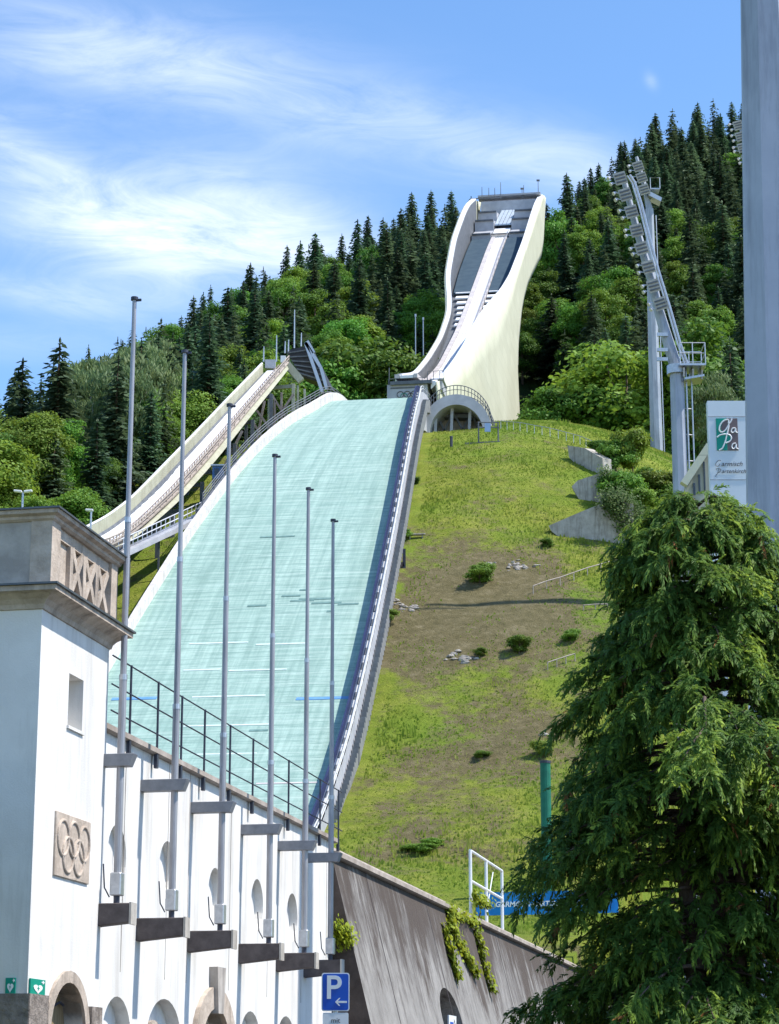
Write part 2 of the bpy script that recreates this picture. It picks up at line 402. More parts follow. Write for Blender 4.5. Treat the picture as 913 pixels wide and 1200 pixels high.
nt.links.new(c, b.inputs['Base Color']); b.inputs['Roughness'].default_value = .95; b.inputs['Specular IOR Level'].default_value = .1
bump(nt, b, noise(nt, 1.6, 8, .8, vec=pos), .9, .5)
me.materials.append(m)
hill = link_mesh('hillside', me); tag(hill, 'steep grass slope and wooded mountain behind the ski jumps', 'hillside', kind='structure')
gb = MB(); gb.add([(-3000,-400,0),(3000,-400,0),(3000,4000,0),(-3000,4000,0)], [(0,1,2,3)])
g = gb.build('ground', M['asphalt'], keep=True); tag(g, 'grey asphalt street in front of the wall', 'ground', kind='structure')

# grass tufts: uncountable
n = 120000
ss = rng.uniform(-172, 24, n); tt = rng.uniform(4, 48, n)*1.0
left = rng.random(n) < .18; tt = np.where(left, rng.uniform(-46, -10, n), tt)
so = soil_at(ss, tt); keep = rng.random(n) > so*1.25
w_half = np.interp(ss, [-170,-111,-82,-59,-31,0], [13.5,11.5,10,8.2,5.4,5.2])
keep &= np.abs(tt) > w_half+2.2
ss, tt = ss[keep], tt[keep]; n = len(ss)
gx = JO[0]+ja[0]*ss+jb[0]*tt; gy = JO[1]+ja[1]*ss+jb[1]*tt; gz = H(gx, gy)
tallness = .14+.17*np.clip(.5+vnoise(gx, gy, 5, 5), 0, 1)*rng.uniform(.5, 1.3, n)
lush = (vnoise(ss, tt, 9, 2) > .1)
tallness *= np.where(lush, 1.35, .9)
tallness *= np.where((vnoise(ss, tt, 1.7, 12) > .75) & (rng.random(n) < .7), 2.3, 1)
ang = rng.uniform(0, math.pi, n); hw = rng.uniform(.04, .12, n)
Cc = np.stack([gx, gy, gz+tallness*.5-.05], -1)
Uu = np.stack([rng.normal(0,.12,n), rng.normal(0,.12,n), np.ones(n)], -1)*(tallness*.6)[:,None]
Ww = np.stack([np.cos(ang), np.sin(ang), np.zeros(n)], -1)*hw[:,None]
Nn = np.stack([rng.normal(0,.35,n), rng.normal(-.35,.35,n), np.ones(n)], -1)
gm = cards(Cc, Uu, Ww, None, name='grass_tufts')
m, nt, b = newmat('grass_blades')
pos = nt.nodes.new('ShaderNodeNewGeometry').outputs['Position']
c = ramp(nt, noise(nt, .5, 5, .75, vec=pos), [(.30, (.165,.235,.03)), (.5, (.28,.335,.052)), (.72, (.45,.45,.15))])
c = mix(nt, ramp(nt, noise(nt, .06, 3, .6, vec=pos), [(.42, g3(0)), (.62, g3(.6))]), c, (.17,.30,.03))
nt.links.new(c, b.inputs['Base Color']); b.inputs['Roughness'].default_value = .8; b.inputs['Specular IOR Level'].default_value = .15
tr = nt.nodes.new('ShaderNodeBsdfTranslucent'); ms = nt.nodes.new('ShaderNodeMixShader'); ms.inputs[0].default_value = .5
nt.links.new(c, tr.inputs['Color']); nt.links.new(b.outputs[0], ms.inputs[1]); nt.links.new(tr.outputs[0], ms.inputs[2]); nt.links.new(ms.outputs[0], nt.nodes['Material Output'].inputs['Surface'])
gm.materials.append(m)
tag(link_mesh('grass', gm), 'tufted grass growing on the slope below the jump tower', 'grass', kind='stuff')
# ------------------------------------------------------------------ walls with openings
def arc_pts(cx, cz, rx, rz, a0, a1, n=12):
    return [(cx+rx*math.cos(a0+(a1-a0)*i/n), cz+rz*math.sin(a0+(a1-a0)*i/n)) for i in range(n+1)]
def arch_loop(e0, e1, zb, zs, za):
    """closed loop of an arched opening: base zb, springing zs, apex za"""
    return [(e0, zb)]+[(e1, zb)]+arc_pts((e0+e1)/2, zs, (e1-e0)/2, za-zs, 0, math.pi, 14)
def faced_wall(outer, holes, o, depth, back=True):
    """flat wall in the (e,z) plane at offset o with recesses of given depths"""
    mb = MB(); loops = [outer]+[h[0] for h in holes]
    flat = [q for l in loops for q in l]
    tris = tessellate_polygon([[Vector((q[0], q[1], 0)) for q in l] for l in loops])
    mb.add([W(e, o, z) for e, z in flat], [tuple(t) for t in tris])
    for l, d in holes:
        k = len(l)
        mb.add([W(e, o, z) for e, z in l]+[W(e, o-d, z) for e, z in l], [(i, (i+1) % k, (i+1) % k+k, i+k) for i in range(k)])
        t2 = tessellate_polygon([[Vector((q[0], q[1], 0)) for q in l]])
        mb.add([W(e, o-d, z) for e, z in l], [tuple(t) for t in t2])
    k = len(outer)
    mb.add([W(e, o, z) for e, z in outer]+[W(e, o-depth, z) for e, z in outer], [(i, (i+1) % k, (i+1) % k+k, i+k) for i in range(k)])
    mb.add([W(e, o-depth, z) for e, z in outer], [tuple(t) for t in tessellate_polygon([[Vector((q[0], q[1], 0)) for q in outer]])])
    return mb
def wbox(mb, e0, e1, o0, o1, z0, z1):
    return mb.hexa([W(e0,o0,z0), W(e1,o0,z0), W(e1,o1,z0), W(e0,o1,z0), W(e0,o0,z1), W(e1,o0,z1), W(e1,o1,z1), W(e0,o1,z1)])

# ------------------------------------------------------------------ corner tower
# the tower stands 0.3 m proud of the long wall: its own frame, a touch nearer and smaller
W_wall = W; kt = .9744; TP0 = V(*(CAM+(WP0-CAM)*kt)[:2], 0)
def W(e, o, z): return TP0+wd*e*kt+wn*o*kt+V(0,0,max(1.6+(z-1.6)*kt, 0) if z < .5 else 1.6+(z-1.6)*kt)
TE0, TE1 = -2.42, .86
gt = thing('gate_tower', W(-.8,-3,0), 'white plastered corner tower with stone cornice and balustrade at the left edge', 'tower')
win = [(-1.08,7.22),(-.38,7.22),(-.38,8.05),(-1.08,8.05)]
door = arch_loop(-1.47, .15, 0, 2.55, 3.30)
outer = [(TE0,0),(TE1,0),(TE1,8.84),(TE0,8.84)]
door_o = [(max(e,-1.47), max(z,.001)) for e, z in door]
mb = faced_wall(outer, [(win,.42),(door_o,.38)], 0, 6.4)
mb.build('wall', M['plaster'], gt)
b_ = MB(); wbox(b_, -1.12,-.34,-.02,.035,7.17,7.22); b_.build('window_sill', M['plaster'], gt)
# cornice: coved stone ring, then thin metal edge
def ring_prof(prof, e0, e1, o0, o1):
    """sweep an (out, z) profile round the two visible sides of the tower, corner at (e0,o1)"""
    secs = []
    for kind in range(4):
        sec = []
        for out, z in prof:
            if kind == 0: sec.append(W(e0-out, o0-out, z))
            if kind == 1: sec.append(W(e0-out, o1+out, z))
            if kind == 2: sec.append(W(e1+out, o1+out, z))
            if kind == 3: sec.append(W(e1+out, o0-out, z))
        secs.append(sec)
    return secs
mb = MB(); mb.loft(ring_prof([(-.05,8.78),(.03,8.80),(.05,8.87),(.11,8.94),(.22,9.01),(.31,9.03),(.31,9.11),(-.05,9.11)], TE0, TE1, -6.4, 0))
mb.build('cornice', M['sandstone'], gt)
mb = MB(); mb.loft(ring_prof([(-.2,9.11),(.35,9.113),(.35,9.145),(-.2,9.17)], TE0, TE1, -6.4, 0)); mb.build('cornice_flashing', M['sheetmetal'], gt)
mb = MB(); mb.box((0,0,0),(0,0,0)); mb = MB(); wbox(mb, TE0+.05, TE1-.05, -6.3,-.05, 9.0, 9.13); mb.build('terrace_floor', M['concrete'], gt)
# parapet: solid slab on the near face, pierced balustrade on the street face
pe0, pe1, po = TE0-.02, TE1-.02, .12
mb = MB(); wbox(mb, pe0+.02, pe0+.2, -6.2, po-.32, 9.13, 10.20); mb.build('parapet_slab', M['greystone'], gt)
mb = MB(); wbox(mb, pe0, pe0+.40, po-.34, po, 9.13, 10.20); mb.build('corner_post', M['sandstone'], gt)
mb = MB(); wbox(mb, pe1-.34, pe1, po-.34, po, 9.13, 10.20); mb.build('corner_post', M['sandstone'], gt)
mb = MB(); wbox(mb, pe0+.40, pe1-.34, po-.26, po-.05, 10.0, 10.20); mb.build('balustrade_lintel', M['sandstone'], gt)
mb = MB(); wbox(mb, pe0+.40, pe1-.34, po-.24, po-.05, 9.13, 9.30); mb.build('balustrade_base', M['sandstone'], gt)
x0, x1 = pe0+.40, pe1-.34; nb = 4; wbay = (x1-x0)/nb
for k in range(nb+1):
    if 0 < k < nb:
        mb = MB(); wbox(mb, x0+k*wbay-.075, x0+k*wbay+.075, po-.24, po-.03, 9.30, 10.0); mb.build('baluster', M['sandstone'], gt)
for k in range(nb):
    if k == 0:
        mb = MB(); wbox(mb, x0, x0+wbay-.075, po-.2, po-.10, 9.30, 10.0); mb.build('balustrade_panel', M['sandstone'], gt); continue
    mb = MB(); a = x0+k*wbay+.07; c_ = x0+(k+1)*wbay-.07
    mb.beam(W(a,po-.07,9.31), W(c_,po-.07,9.99), .12, .07, wn); mb.beam(W(a,po-.072,9.99), W(c_,po-.072,9.31), .12, .07, wn)
    mb.build('balustrade_cross', M['sandstone'], gt)
mb = MB(); mb.loft(ring_prof([(-.46,10.18),(.0,10.18),(.04,10.21),(.05,10.25),(.12,10.28),(.13,10.34),(-.46,10.34)], pe0, pe1, -6.2, po)); mb.build('parapet_coping', M['sandstone'], gt)
mb = MB(); mb.loft(ring_prof([(-.5,10.34),(.16,10.342),(.16,10.37),(-.5,10.40)], pe0, pe1, -6.2, po)); mb.build('parapet_flashing', M['sheetmetal'], gt)
mb = MB(); wbox(mb, pe0-.1, pe1-.2, -3.6,-2.0, 9.43, 9.5); 
# relief plaque of rings
mb = MB(); wbox(mb, -1.52, .12, -.05, .035, 4.86, 5.84); plq = mb.build('relief_plaque', M['sandstone'], gt, bevel=.008)
for (ce, cz) in ((-1.20,5.46),(-.70,5.48),(-.20,5.46),(-.95,5.22),(-.45,5.22)):
    pts = [W(ce+.25*math.cos(a), .04, cz+.27*math.sin(a)) for a in np.linspace(0, 2*math.pi, 29)]
    mb = MB(); mb.tube(pts, .024, 8, cap=False); mb.build('ring', M['sandstone'], plq)
# plinth and door
mb = MB()
prof_l = [(TE0-.06, 0), (-1.62, 0), (-1.62, 3.22), (TE0-.06, 3.22)]
mb.hexa([W(TE0-.07,-.05,0), W(-1.66,-.05,0), W(-1.66,.07,0), W(TE0-.07,.07,0), W(TE0-.07,-.05,3.06), W(-1.66,-.05,3.06), W(-1.66,.07,3.06), W(TE0-.07,.07,3.06)])
wbox(mb, .36, TE1+.03, -.05, .07, 0, 2.98)
mb.hexa([W(TE0-.08,-6.4,0), W(TE0+.02,-6.4,0), W(TE0+.02,.06,0), W(TE0-.08,.06,0), W(TE0-.08,-6.4,3.06), W(TE0+.02,-6.4,3.06), W(TE0+.02,.06,3.06), W(TE0-.08,.06,3.06)])
mb.build('plinth', M['rubble'], gt)
ain = arch_loop(-1.47, .15, 0, 2.55, 3.30); aout = arch_loop(-1.66, .35, 0, 2.55, 3.48)
mb = MB(); k = len(ain)
secs = []
for (i, o_) in zip(ain[1:]+ain[:1], aout[1:]+aout[:1]):
    secs.append([W(i[0],-.3,i[1]), W(i[0],.05,i[1]), W(o_[0],.05,o_[1]), W(o_[0],-.02,o_[1])])
mb.loft(secs, True, True); mb.build('door_arch', M['sandstone'], gt)
mb = MB(); mb.prism([W(e,-.36,z) for e, z in arch_loop(-1.46,.14,0,2.55,3.29)], wn*.06); dr = mb.build('door', M['door'], gt)
mb = MB(); wbox(mb, -.68,-.64,-.30,-.28,0,3.25); mb.build('door_seam', M['wood_dark'], dr)
mb = MB(); mb.tube([W(-.45,-.3,2.95), W(-.3,-.24,3.02), W(-.12,-.24,2.98)], .02, 6); mb.build('door_bracket', M['darksteel'], dr)

# two first-aid defibrillator signs
def aid_sign(c, ax, out, w, h, label):
    t = thing('defibrillator_sign', c, label, 'sign', 'first aid signs on the tower')
    up = V(0,0,1)
    mb = MB(); mb.obox(c+out*.02, ax*w/2, out*.012, up*h/2); mb.build('panel', M['sign_green'], t)
    mb = MB(); hp = []
    for a in np.linspace(0, 2*math.pi, 25)[:-1]:
        hx = 16*math.sin(a)**3; hy = 13*math.cos(a)-5*math.cos(2*a)-2*math.cos(3*a)-math.cos(4*a)
        hp.append(c+out*.034+ax*hx/16*w*.30+up*(hy/16*h*.30-h*.06))
    mb.prism(hp, out*.005); hb = mb.build('heart', M['sign_white'], t)
    mb = MB(); mb.prism([c+out*.041+ax*q[0]*w+up*q[1]*h for q in ((.03,.10),(-.09,-.05),(-.01,-.05),(-.04,-.2),(.09,-.01),(.01,-.01))], out*.004); mb.build('lightning_bolt', M['sign_green'], hb)
    mb = MB(); mb.obox(c+out*.034+ax*w*.33+up*h*.34, ax*w*.1, out*.003, up*h*.03); mb.obox(c+out*.036+ax*w*.33+up*h*.34, ax*w*.03, out*.003, up*h*.1); mb.build('cross', M['sign_white'], t)
q_ = on_plane(43.5, 1157.5, W(0,.02,0), wn); e_, z_ = float(np.dot(q_-TP0, wd))/kt, 1.6+(q_[2]-1.6)/kt
aid_sign(W(e_,.0,z_), wd, wn, .62, .24, 'green heart sign on the sunlit tower face beside the stone door')
fp = W(TE0, -.45, 3.42)
q = on_plane(13, 1156, W(TE0,0,0), wd); aid_sign(q-wd*.0, wn, -wd, .15, .24, 'narrow green heart sign on the shaded tower face above the rough plinth')

W = W_wall
# ------------------------------------------------------------------ white wall
WE0, WE1, WT = -.6, 18.15, 7.42
ww = thing('white_wall', W(9,-.4,0), 'long white plastered wall with arches behind the flagpoles', 'wall')
holes = []
niches = [wpix(139,1003), wpix(198,1020), wpix(254,1049), wpix(303,1060), wpix(344,1075)]
for e, z in niches:
    holes.append(([(e+.50*math.cos(a), z+.52*math.sin(a)) for a in np.linspace(0, 2*math.pi, 25)[:-1]], .18))
arches = [(1.15,2.75,2.45,3.20), (3.55,5.75,2.45,3.27), (9.75,11.55,2.45,3.27), (12.75,14.6,2.45,3.27), (15.3,16.9,2.45,3.06)]
for a, b2, zs, za in arches: holes.append((arch_loop(a, b2, .9, zs, za), .24))
sd = arch_loop(6.85, 8.75, .02, 2.5, 3.22)
holes.append((sd, .5))
outer = [(WE0,0),(WE1,0),(WE1,WT),(WE0,WT)]
mb = faced_wall(outer, holes, -.03, .75); mb.build('wall', M['plaster'], ww)
mb = MB(); secs = []
for e in (WE0, WE1+.0): secs.append([W(e,-.9,WT), W(e,.03,WT), W(e,.09,WT+.02), W(e,.09,WT+.11), W(e,-.9,WT+.15)])
mb.loft(secs); mb.build('coping', M['wood'], ww)
# vertical plaster joints
for e in (2.05, 4.6, 5.95, 8.9, 11.95, 15.0, 17.5):
    mb = MB(); wbox(mb, e-.012, e+.012, -.04,-.024, 3.6, WT-.005); mb.build('wall_joint', M['greystone'], ww)
for a, b2, zs, za in arches:
    # sloped lit sill inside each arch and a little window
    c = (a+b2)/2
    if a in (3.55,):
        mb = MB(); mb.prism([W(e,-.262,z) for e, z in arch_loop(c-.55,c+.45,1.9,2.55,2.9)], wn*.06); wf = mb.build('window', M['sandstone'], ww)
        mb = MB(); mb.prism([W(e,-.20,z) for e, z in arch_loop(c-.43,c+.33,2.0,2.52,2.8)], wn*.015); mb.build('pane', M['windowglass'], wf)
ain = arch_loop(6.85, 8.75, 0, 2.5, 3.22); aout = arch_loop(6.35, 9.25, 0, 2.5, 3.62)
mb = MB(); secs = []
for (i, o_) in zip(ain[1:]+ain[:1], aout[1:]+aout[:1]):
    secs.append([W(i[0],-.3,i[1]), W(i[0],.06,i[1]), W(o_[0],.06,o_[1]), W(o_[0],-.06,o_[1])])
mb.loft(secs); mb.build('stone_surround', M['sandstone'], ww)
mb = MB(); mb.prism([W(7.62,-.05,3.12), W(7.98,-.05,3.12), W(8.10,-.05,3.98), W(7.50,-.05,3.98)], wn*.19); mb.build('keystone', M['greystone'], ww)
mb = MB(); mb.prism([W(e,-.5,z) for e, z in arch_loop(6.86,8.74,0,2.5,3.21)], wn*.08); mb.build('door', M['door'], ww)

# railing on the wall top
rt = thing('wall_railing', W(9,.02,WT), 'dark blue steel railing along the top of the white wall', 'railing')
RZ = [7.78, 8.22, 8.70]
epost = []
for px, py in ((152,858),(184,880),(212,893),(239,906),(269,920),(296,934),(338,955),(375,975)):
    epost.append(wpix(px, py, .06)[0])
epost.append(WE1+.2)
for e in epost:
    mb = MB(); mb.tube([W(e,.06,7.22), W(e,.06,8.72)], .021, 6); mb.obox(W(e,.05,7.30), wd*.05, wn*.03, V(0,0,.12)); mb.build('post', M['darksteel'], rt)
for z in RZ:
    mb = MB(); mb.tube([W(TE1+.02,.06,z), W(WE1+.6,.06,z)], .014, 6); mb.build('rail', M['darksteel'], rt)

# ------------------------------------------------------------------ flagpoles
tops = [(158,351),(218,414),(268,474),(322,534),(364,576),(393,613)]
boxp = [(135,1059),(197,1076),(252,1091),(309,1106),(350,1117),(387,1125)]
words = ['tallest in view, first grey flagpole beside the tower', 'second grey flagpole from the tower, left of the wide stone door surround',
         'third grey flagpole from the tower, standing over the brown stone door', 'fourth grey flagpole from the tower, right of the brown stone door',
         'fifth grey flagpole from the tower, second from the dark battered wall', 'last grey flagpole, above the blue parking sign at the dark battered wall']
ZB = 4.54
for i, ((tx, ty), (bx, by)) in enumerate(zip(tops, boxp)):
    r = ray(bx, by); P = CAM+r*((ZB-1.6)/r[2]); e = float(np.dot(P-WP0, wd))
    ee, ztop = wpix(tx, ty, .55)
    t = thing('flagpole', W(e,.55,ZB), words[i], 'flagpole', 'grey flagpoles on the white wall')
    zc = wpix(tx, 0, .55)[1]
    h = ztop-ZB
    j1 = ZB+h*.36; j2 = ZB+h*.62
    mb = MB(); mb.tube([W(e,.55,ZB+.42), W(e,.55,j1)], .062, 12); mb.build('lower_shaft', M['pole'], t, smooth=False)
    mb = MB(); mb.tube([W(e,.55,j1-.02), W(e,.55,j2)], [.052,.050], 12); mb.build('middle_shaft', M['pole'], t)
    mb = MB(); mb.tube([W(e,.55,j2-.02), W(e,.55,ztop)], [.042,.036], 12); mb.build('upper_shaft', M['pole'], t)
    for zj in (j1, j2):
        mb = MB(); mb.tube([W(e,.55,zj-.06), W(e,.55,zj+.03)], .068 if zj == j1 else .055, 12); mb.build('collar', M['steel'], t)
    mb = MB(); mb.tube([W(e,.55,ztop-.02), W(e,.55,ztop+.035)], .062, 12); mb.obox(W(e,.62,ztop-.02), wd*.015, wn*.05, V(0,0,.02)); mb.build('cap', M['darksteel'], t)
    mb = MB(); wbox(mb, e-.10, e+.10, .46, .64, ZB+.12, ZB+.48); sk = mb.build('base_socket', M['steel'], t, bevel=.015)
    mb = MB(); mb.tube([W(e,.55,ZB-.01), W(e,.55,ZB+.13)], .05, 8); mb.build('pivot', M['darksteel'], sk)
    mb = MB(); mb.tube([W(e-.03,.44,ZB+.10), W(e-.05,.36,ZB+.25), W(e-.05,.33,ZB+.62)], .013, 6); mb.build('winch_handle', M['darksteel'], t)
    mb = MB(); mb.prism([W(e-.14,-.03,ZB-.385), W(e-.14,.80,ZB-.30), W(e-.14,.80,ZB), W(e-.14,-.03,ZB)], wd*.28); mb.build('support_block', M['wood_dark'], t, bevel=.012)
    mb = MB(); wbox(mb, e-.145, e+.145, .803, .84, ZB-.33, ZB+.01); mb.build('block_end_plate', M['concrete'], t)
    mb = MB(); mb.tube([W(e+.075,.55,ZB+.9), W(e+.05,.55,ztop-.1)], .007, 4); mb.build('halyard', M['sign_white'], t)
    zb = 6.80
    mb = MB(); mb.prism([W(e-.11,-.03,zb-.10), W(e-.11,.72,zb-.10), W(e-.11,.80,zb+.10), W(e-.11,-.03,zb+.10)], wd*.22); mb.build('wall_bracket', M['bracket'], t, bevel=.006)

# ------------------------------------------------------------------ dark battered wall
bw = thing('battered_wall', W(40,-.5,0), 'dark weathered stone wall leaning back beyond the white wall', 'wall')
BE0, BE1 = 18.2, 92.
def bo(z): return -.05+(7.1-z)*.245                   # batter: foot stands out
al = wpix(530,1190); aw = 1.75
def bpix(px, py):
    """point on the battered face"""
    best = None
    p0 = W(0, bo(0), 0); p1 = W(0, bo(7), 7); dv = p1-p0; n_ = np.cross(wd, dv); n_ = n_/np.linalg.norm(n_)
    P = on_plane(px, py, p0, n_); return float(np.dot(P-WP0, wd)), float(P[2])
ea = bpix(519,1195)[0]; eb = bpix(541,1195)[0]; za = bpix(530,1160)[1]
loop = arch_loop(ea, eb, .6, za-.9, za)
mb = MB(); outer = [(BE0,0),(BE1,0),(BE1,7.1),(BE0,7.1)]
flat = outer+loop
tris = tessellate_polygon([[Vector((q[0], q[1], 0)) for q in l] for l in (outer, loop)])
mb.add([W(e, bo(z), z) for e, z in flat], [tuple(t) for t in tris])
rb_ = MB(); rb_.prism([W(BE0-.02,-1.2,0), W(BE0-.02,bo(0),0), W(BE0-.02,bo(7.1),7.1), W(BE0-.02,-1.2,7.1)], wd*.017); rb_.build('end_face', M['shaded_wetstone'], bw)
mb.add([W(BE1,-1.2,0), W(BE1,bo(0),0), W(BE1,bo(7.1),7.1), W(BE1,-1.2,7.1)], [(0,3,2,1)])
k = len(loop)
mb.add([W(e, bo(z), z) for e, z in loop]+[W(e, bo(z)-.9, z) for e, z in loop], [(i, (i+1) % k, (i+1) % k+k, i+k) for i in range(k)])
mb.add([W(e, bo(z)-.9, z) for e, z in loop], [tuple(t) for t in tessellate_polygon([[Vector((q[0], q[1], 0)) for q in loop]])])
mb.add([W(BE0,-1.2,0), W(BE1,-1.2,0), W(BE1,-1.2,7.1), W(BE0,-1.2,7.1)], [(0,1,2,3)])
m, nt, b = newmat('weathered_board_concrete')
tc = nt.nodes.new('ShaderNodeTexCoord').outputs['Object']
c = ramp(nt, noise(nt, .9, 6, .7, vec=tc), [(.3, (.195,.182,.168)), (.7, (.33,.312,.29))])
run = noise(nt, 1.0, 7, .8, vec=tc, mscale=(2.2,2.2,.11))
sep = nt.nodes.new('ShaderNodeSeparateXYZ'); nt.links.new(tc, sep.inputs[0])
hgt = nt.nodes.new('ShaderNodeMapRange'); hgt.inputs['From Min'].default_value = 3.2; hgt.inputs['From Max'].default_value = 7.0; hgt.inputs['To Min'].default_value = -.03; hgt.inputs['To Max'].default_value = .17
nt.links.new(sep.outputs['Z'], hgt.inputs['Value'])
ad = nt.nodes.new('ShaderNodeMath'); ad.operation = 'ADD'; nt.links.new(run, ad.inputs[0]); nt.links.new(hgt.outputs[0], ad.inputs[1])
c = mix(nt, ramp(nt, ad.outputs[0], [(.50, g3(0)), (.66, g3(.85))]), c, (.085,.070,.062))
wet = noise(nt, 1.0, 5, .75, vec=tc, mscale=(.45,.45,.13))
ad2 = nt.nodes.new('ShaderNodeMath'); ad2.operation = 'ADD'; nt.links.new(wet, ad2.inputs[0]); nt.links.new(hgt.outputs[0], ad2.inputs[1])
c = mix(nt, ramp(nt, ad2.outputs[0], [(.575, g3(0)), (.64, g3(.9))]), c, (.068,.05,.04))
lich = noise(nt, 9, 4, .7, vec=tc); c = mix(nt, ramp(nt, lich, [(.66, g3(0)), (.72, g3(.4))]), c, (.45,.43,.41))
nt.links.new(c, b.inputs['Base Color']); b.inputs['Roughness'].default_value = .9
bump(nt, b, noise(nt, 2.2, 7, .75, vec=tc, mscale=(1.6,1.6,.25)), .8, .08)
M['battered'] = m
mb.build('wall', m, bw, flip=False)
mb = MB(); secs = [[W(e,-1.25,7.10), W(e,.03,7.10), W(e,.10,7.13), W(e,.10,7.24), W(e,-.10,7.27), W(e,-.16,7.40), W(e,-.5,7.42), W(e,-1.25,7.42)] for e in (BE0+.002, BE1)]
mb.loft(secs); mb.build('coping', M['wood'], bw)
for e in (22.0, 30.5, 44, 58):
    mb = MB(); mb.beam(W(e,bo(0)+.004,0), W(e,bo(7.09)+.004,7.09), .04, .012, wn); mb.build('wall_joint', M['wood_dark'], bw)
# notice in the arch
ec, zc = bpix(531,1197)
t = thing('notice_sign', W(ec,bo(zc)-.05,zc-.6), 'white notice board in the arched opening of the dark wall', 'sign')
mb = MB(); wbox(mb, ec-.62, ec+.62, bo(zc)-.05, bo(zc)-.01, zc-1.0, zc+.16); mb.build('panel', M['sign_white'], t)
mb = MB(); wbox(mb, ec-.45, ec+.1, bo(zc)-.008, bo(zc)-.004, zc-.12, zc-.02); wbox(mb, ec+.2, ec+.45, bo(zc)-.008, bo(zc)-.004, zc-.4, zc-.1); mb.build('pictogram', M['sign_blue'], t)
# ivy on the wall
def leaf_blob(name, pts, nrm_, size, per, spread, mat, label, cat, stems=None, out=.1):
    base = V(np.mean([p[0] for p in pts]), np.mean([p[1] for p in pts]), min(p[2] for p in pts))
    t = thing(name, base, label, cat)
    C = []; 
    for p in pts:
        C.append(np.asarray(p)+rng.normal(size=(per, 3))*spread+np.outer(np.abs(rng.normal(0, out, per)), nrm_))
    C = np.concatenate(C)-base; n = len(C)
    nn = rnd_unit(n)*.7+nrm_+V(0,0,.5); nn /= np.linalg.norm(nn, axis=1, keepdims=True)
    U = np.cross(nn, rnd_unit(n)); U /= np.linalg.norm(U, axis=1, keepdims=True); Wd = np.cross(nn, U)
    sz = rng.uniform(.6, 1.3, n)*size
    me = cards(C, U*sz[:,None], Wd*sz[:,None]*.75, nn, name='foliage'); me.materials.append(mat)
    link_mesh('foliage', me, t, (0,0,0))
    if stems:
        mb = MB()
        for st_ in stems: mb.tube(st_, .03, 5)
        mb.build('stem', M['bark'], t)
    return t
runs = [[(517,1048),(524,1062),(524,1080),(530,1098),(540,1115),(548,1130),(556,1143)], [(540,1052),(547,1062),(549,1078)], [(555,1090),(560,1112),(566,1135),(574,1165)],
        [(518,1085),(522,1108),(528,1128),(534,1148)], [(530,1070),(538,1074),(545,1072)]]
pts = []; stems = []
for rn in runs:
    st_ = []
    for a, c_ in zip(rn[:-1], rn[1:]):
        for f in np.linspace(0, 1, 8)[:-1]:
            e, z = bpix(a[0]+(c_[0]-a[0])*f, a[1]+(c_[1]-a[1])*f); z = min(z, 7.1)
            pts.append(W(e, bo(z)+.05, z)); st_.append(W(e, bo(z)+.02, z))
    stems.append(st_)
leaf_blob('ivy', pts, wn, .085, 22, .085, M['ivy'], 'bright yellow green creeper hanging down the dark battered wall', 'climbing plant', stems, .05)
pts = [W(e, .0, z) for e, z in [wpix(px, py) for px, py in ((556,1051),(562,1055),(569,1061),(560,1058))]]
leaf_blob('shrub', pts, wn, .08, 90, .10, M['ivy'], 'small bright shrub growing on top of the dark wall by the white frame', 'shrub', [[W(wpix(563,1052)[0],-.2,7.0), W(wpix(563,1053)[0],0,7.5)]], .1)
pts = [on_plane(px, py, W(18.0,0,0), wd) for px, py in ((396,1088),(400,1094),(393,1094),(404,1100),(398,1102))]
leaf_blob('shrub', pts, wn, .06, 110, .10, M['ivy'], 'yellow green shrub in the corner behind the last flagpole', 'shrub', [[pts[3]+V(0,.15,-.3), pts[1]]], .1)

# white pipe frame on the wall top
t = thing('pipe_frame', W(42,-.3,7.3), 'white tubular steel frame standing on the dark wall top', 'railing')
w0, w1 = wpix(551,988,-.3), wpix(588,1015,-.3); wm = wpix(569.5,1001,-.3)
for (e, z), nm in ((w0,'post'),(wm,'post'),(w1,'post')):
    mb = MB(); mb.tube([W(e,-.3,7.3), W(e,-.3,9.55)], .055, 8); mb.build('post', M['white_paint'], t)
for z in (9.55, 8.55):
    mb = MB(); mb.tube([W(w0[0]-.03,-.3,z), W(w1[0]+.03,-.3,z)], .05, 8); mb.build('rail', M['white_paint'], t)
mb = MB(); mb.tube([W(wm[0]+.1,-.3,7.9), W(wm[0]+1.6,-.3,9.3)], .02, 6); mb.build('brace', M['white_paint'], t)

# ------------------------------------------------------------------ text helper
def text_part(name, s, size, origin, ax, up, out, mat, parent, shear=0, ext=.004, align='CENTER', bold=0):
    cu = bpy.data.curves.new(name, 'FONT'); cu.body = s; cu.size = size; cu.shear = shear; cu.extrude = ext; cu.align_x = align; cu.align_y = 'CENTER'; cu.offset = bold
    tmp = bpy.data.objects.new('tmp', cu); COL.objects.link(tmp)
    bpy.context.view_layer.update()
    me = bpy.data.meshes.new_from_object(tmp.evaluated_get(bpy.context.evaluated_depsgraph_get()))
    bpy.data.objects.remove(tmp)
    mx = Matrix(((ax[0],up[0],out[0],origin[0]),(ax[1],up[1],out[1],origin[1]),(ax[2],up[2],out[2],origin[2]),(0,0,0,1)))
    me.transform(mx); me.materials.clear(); me.materials.append(mat); me.name = name
    return link_mesh(name, me, parent)
UP = V(0,0,1); XA = V(1,0,0); TOCAM = V(0,-1,0)
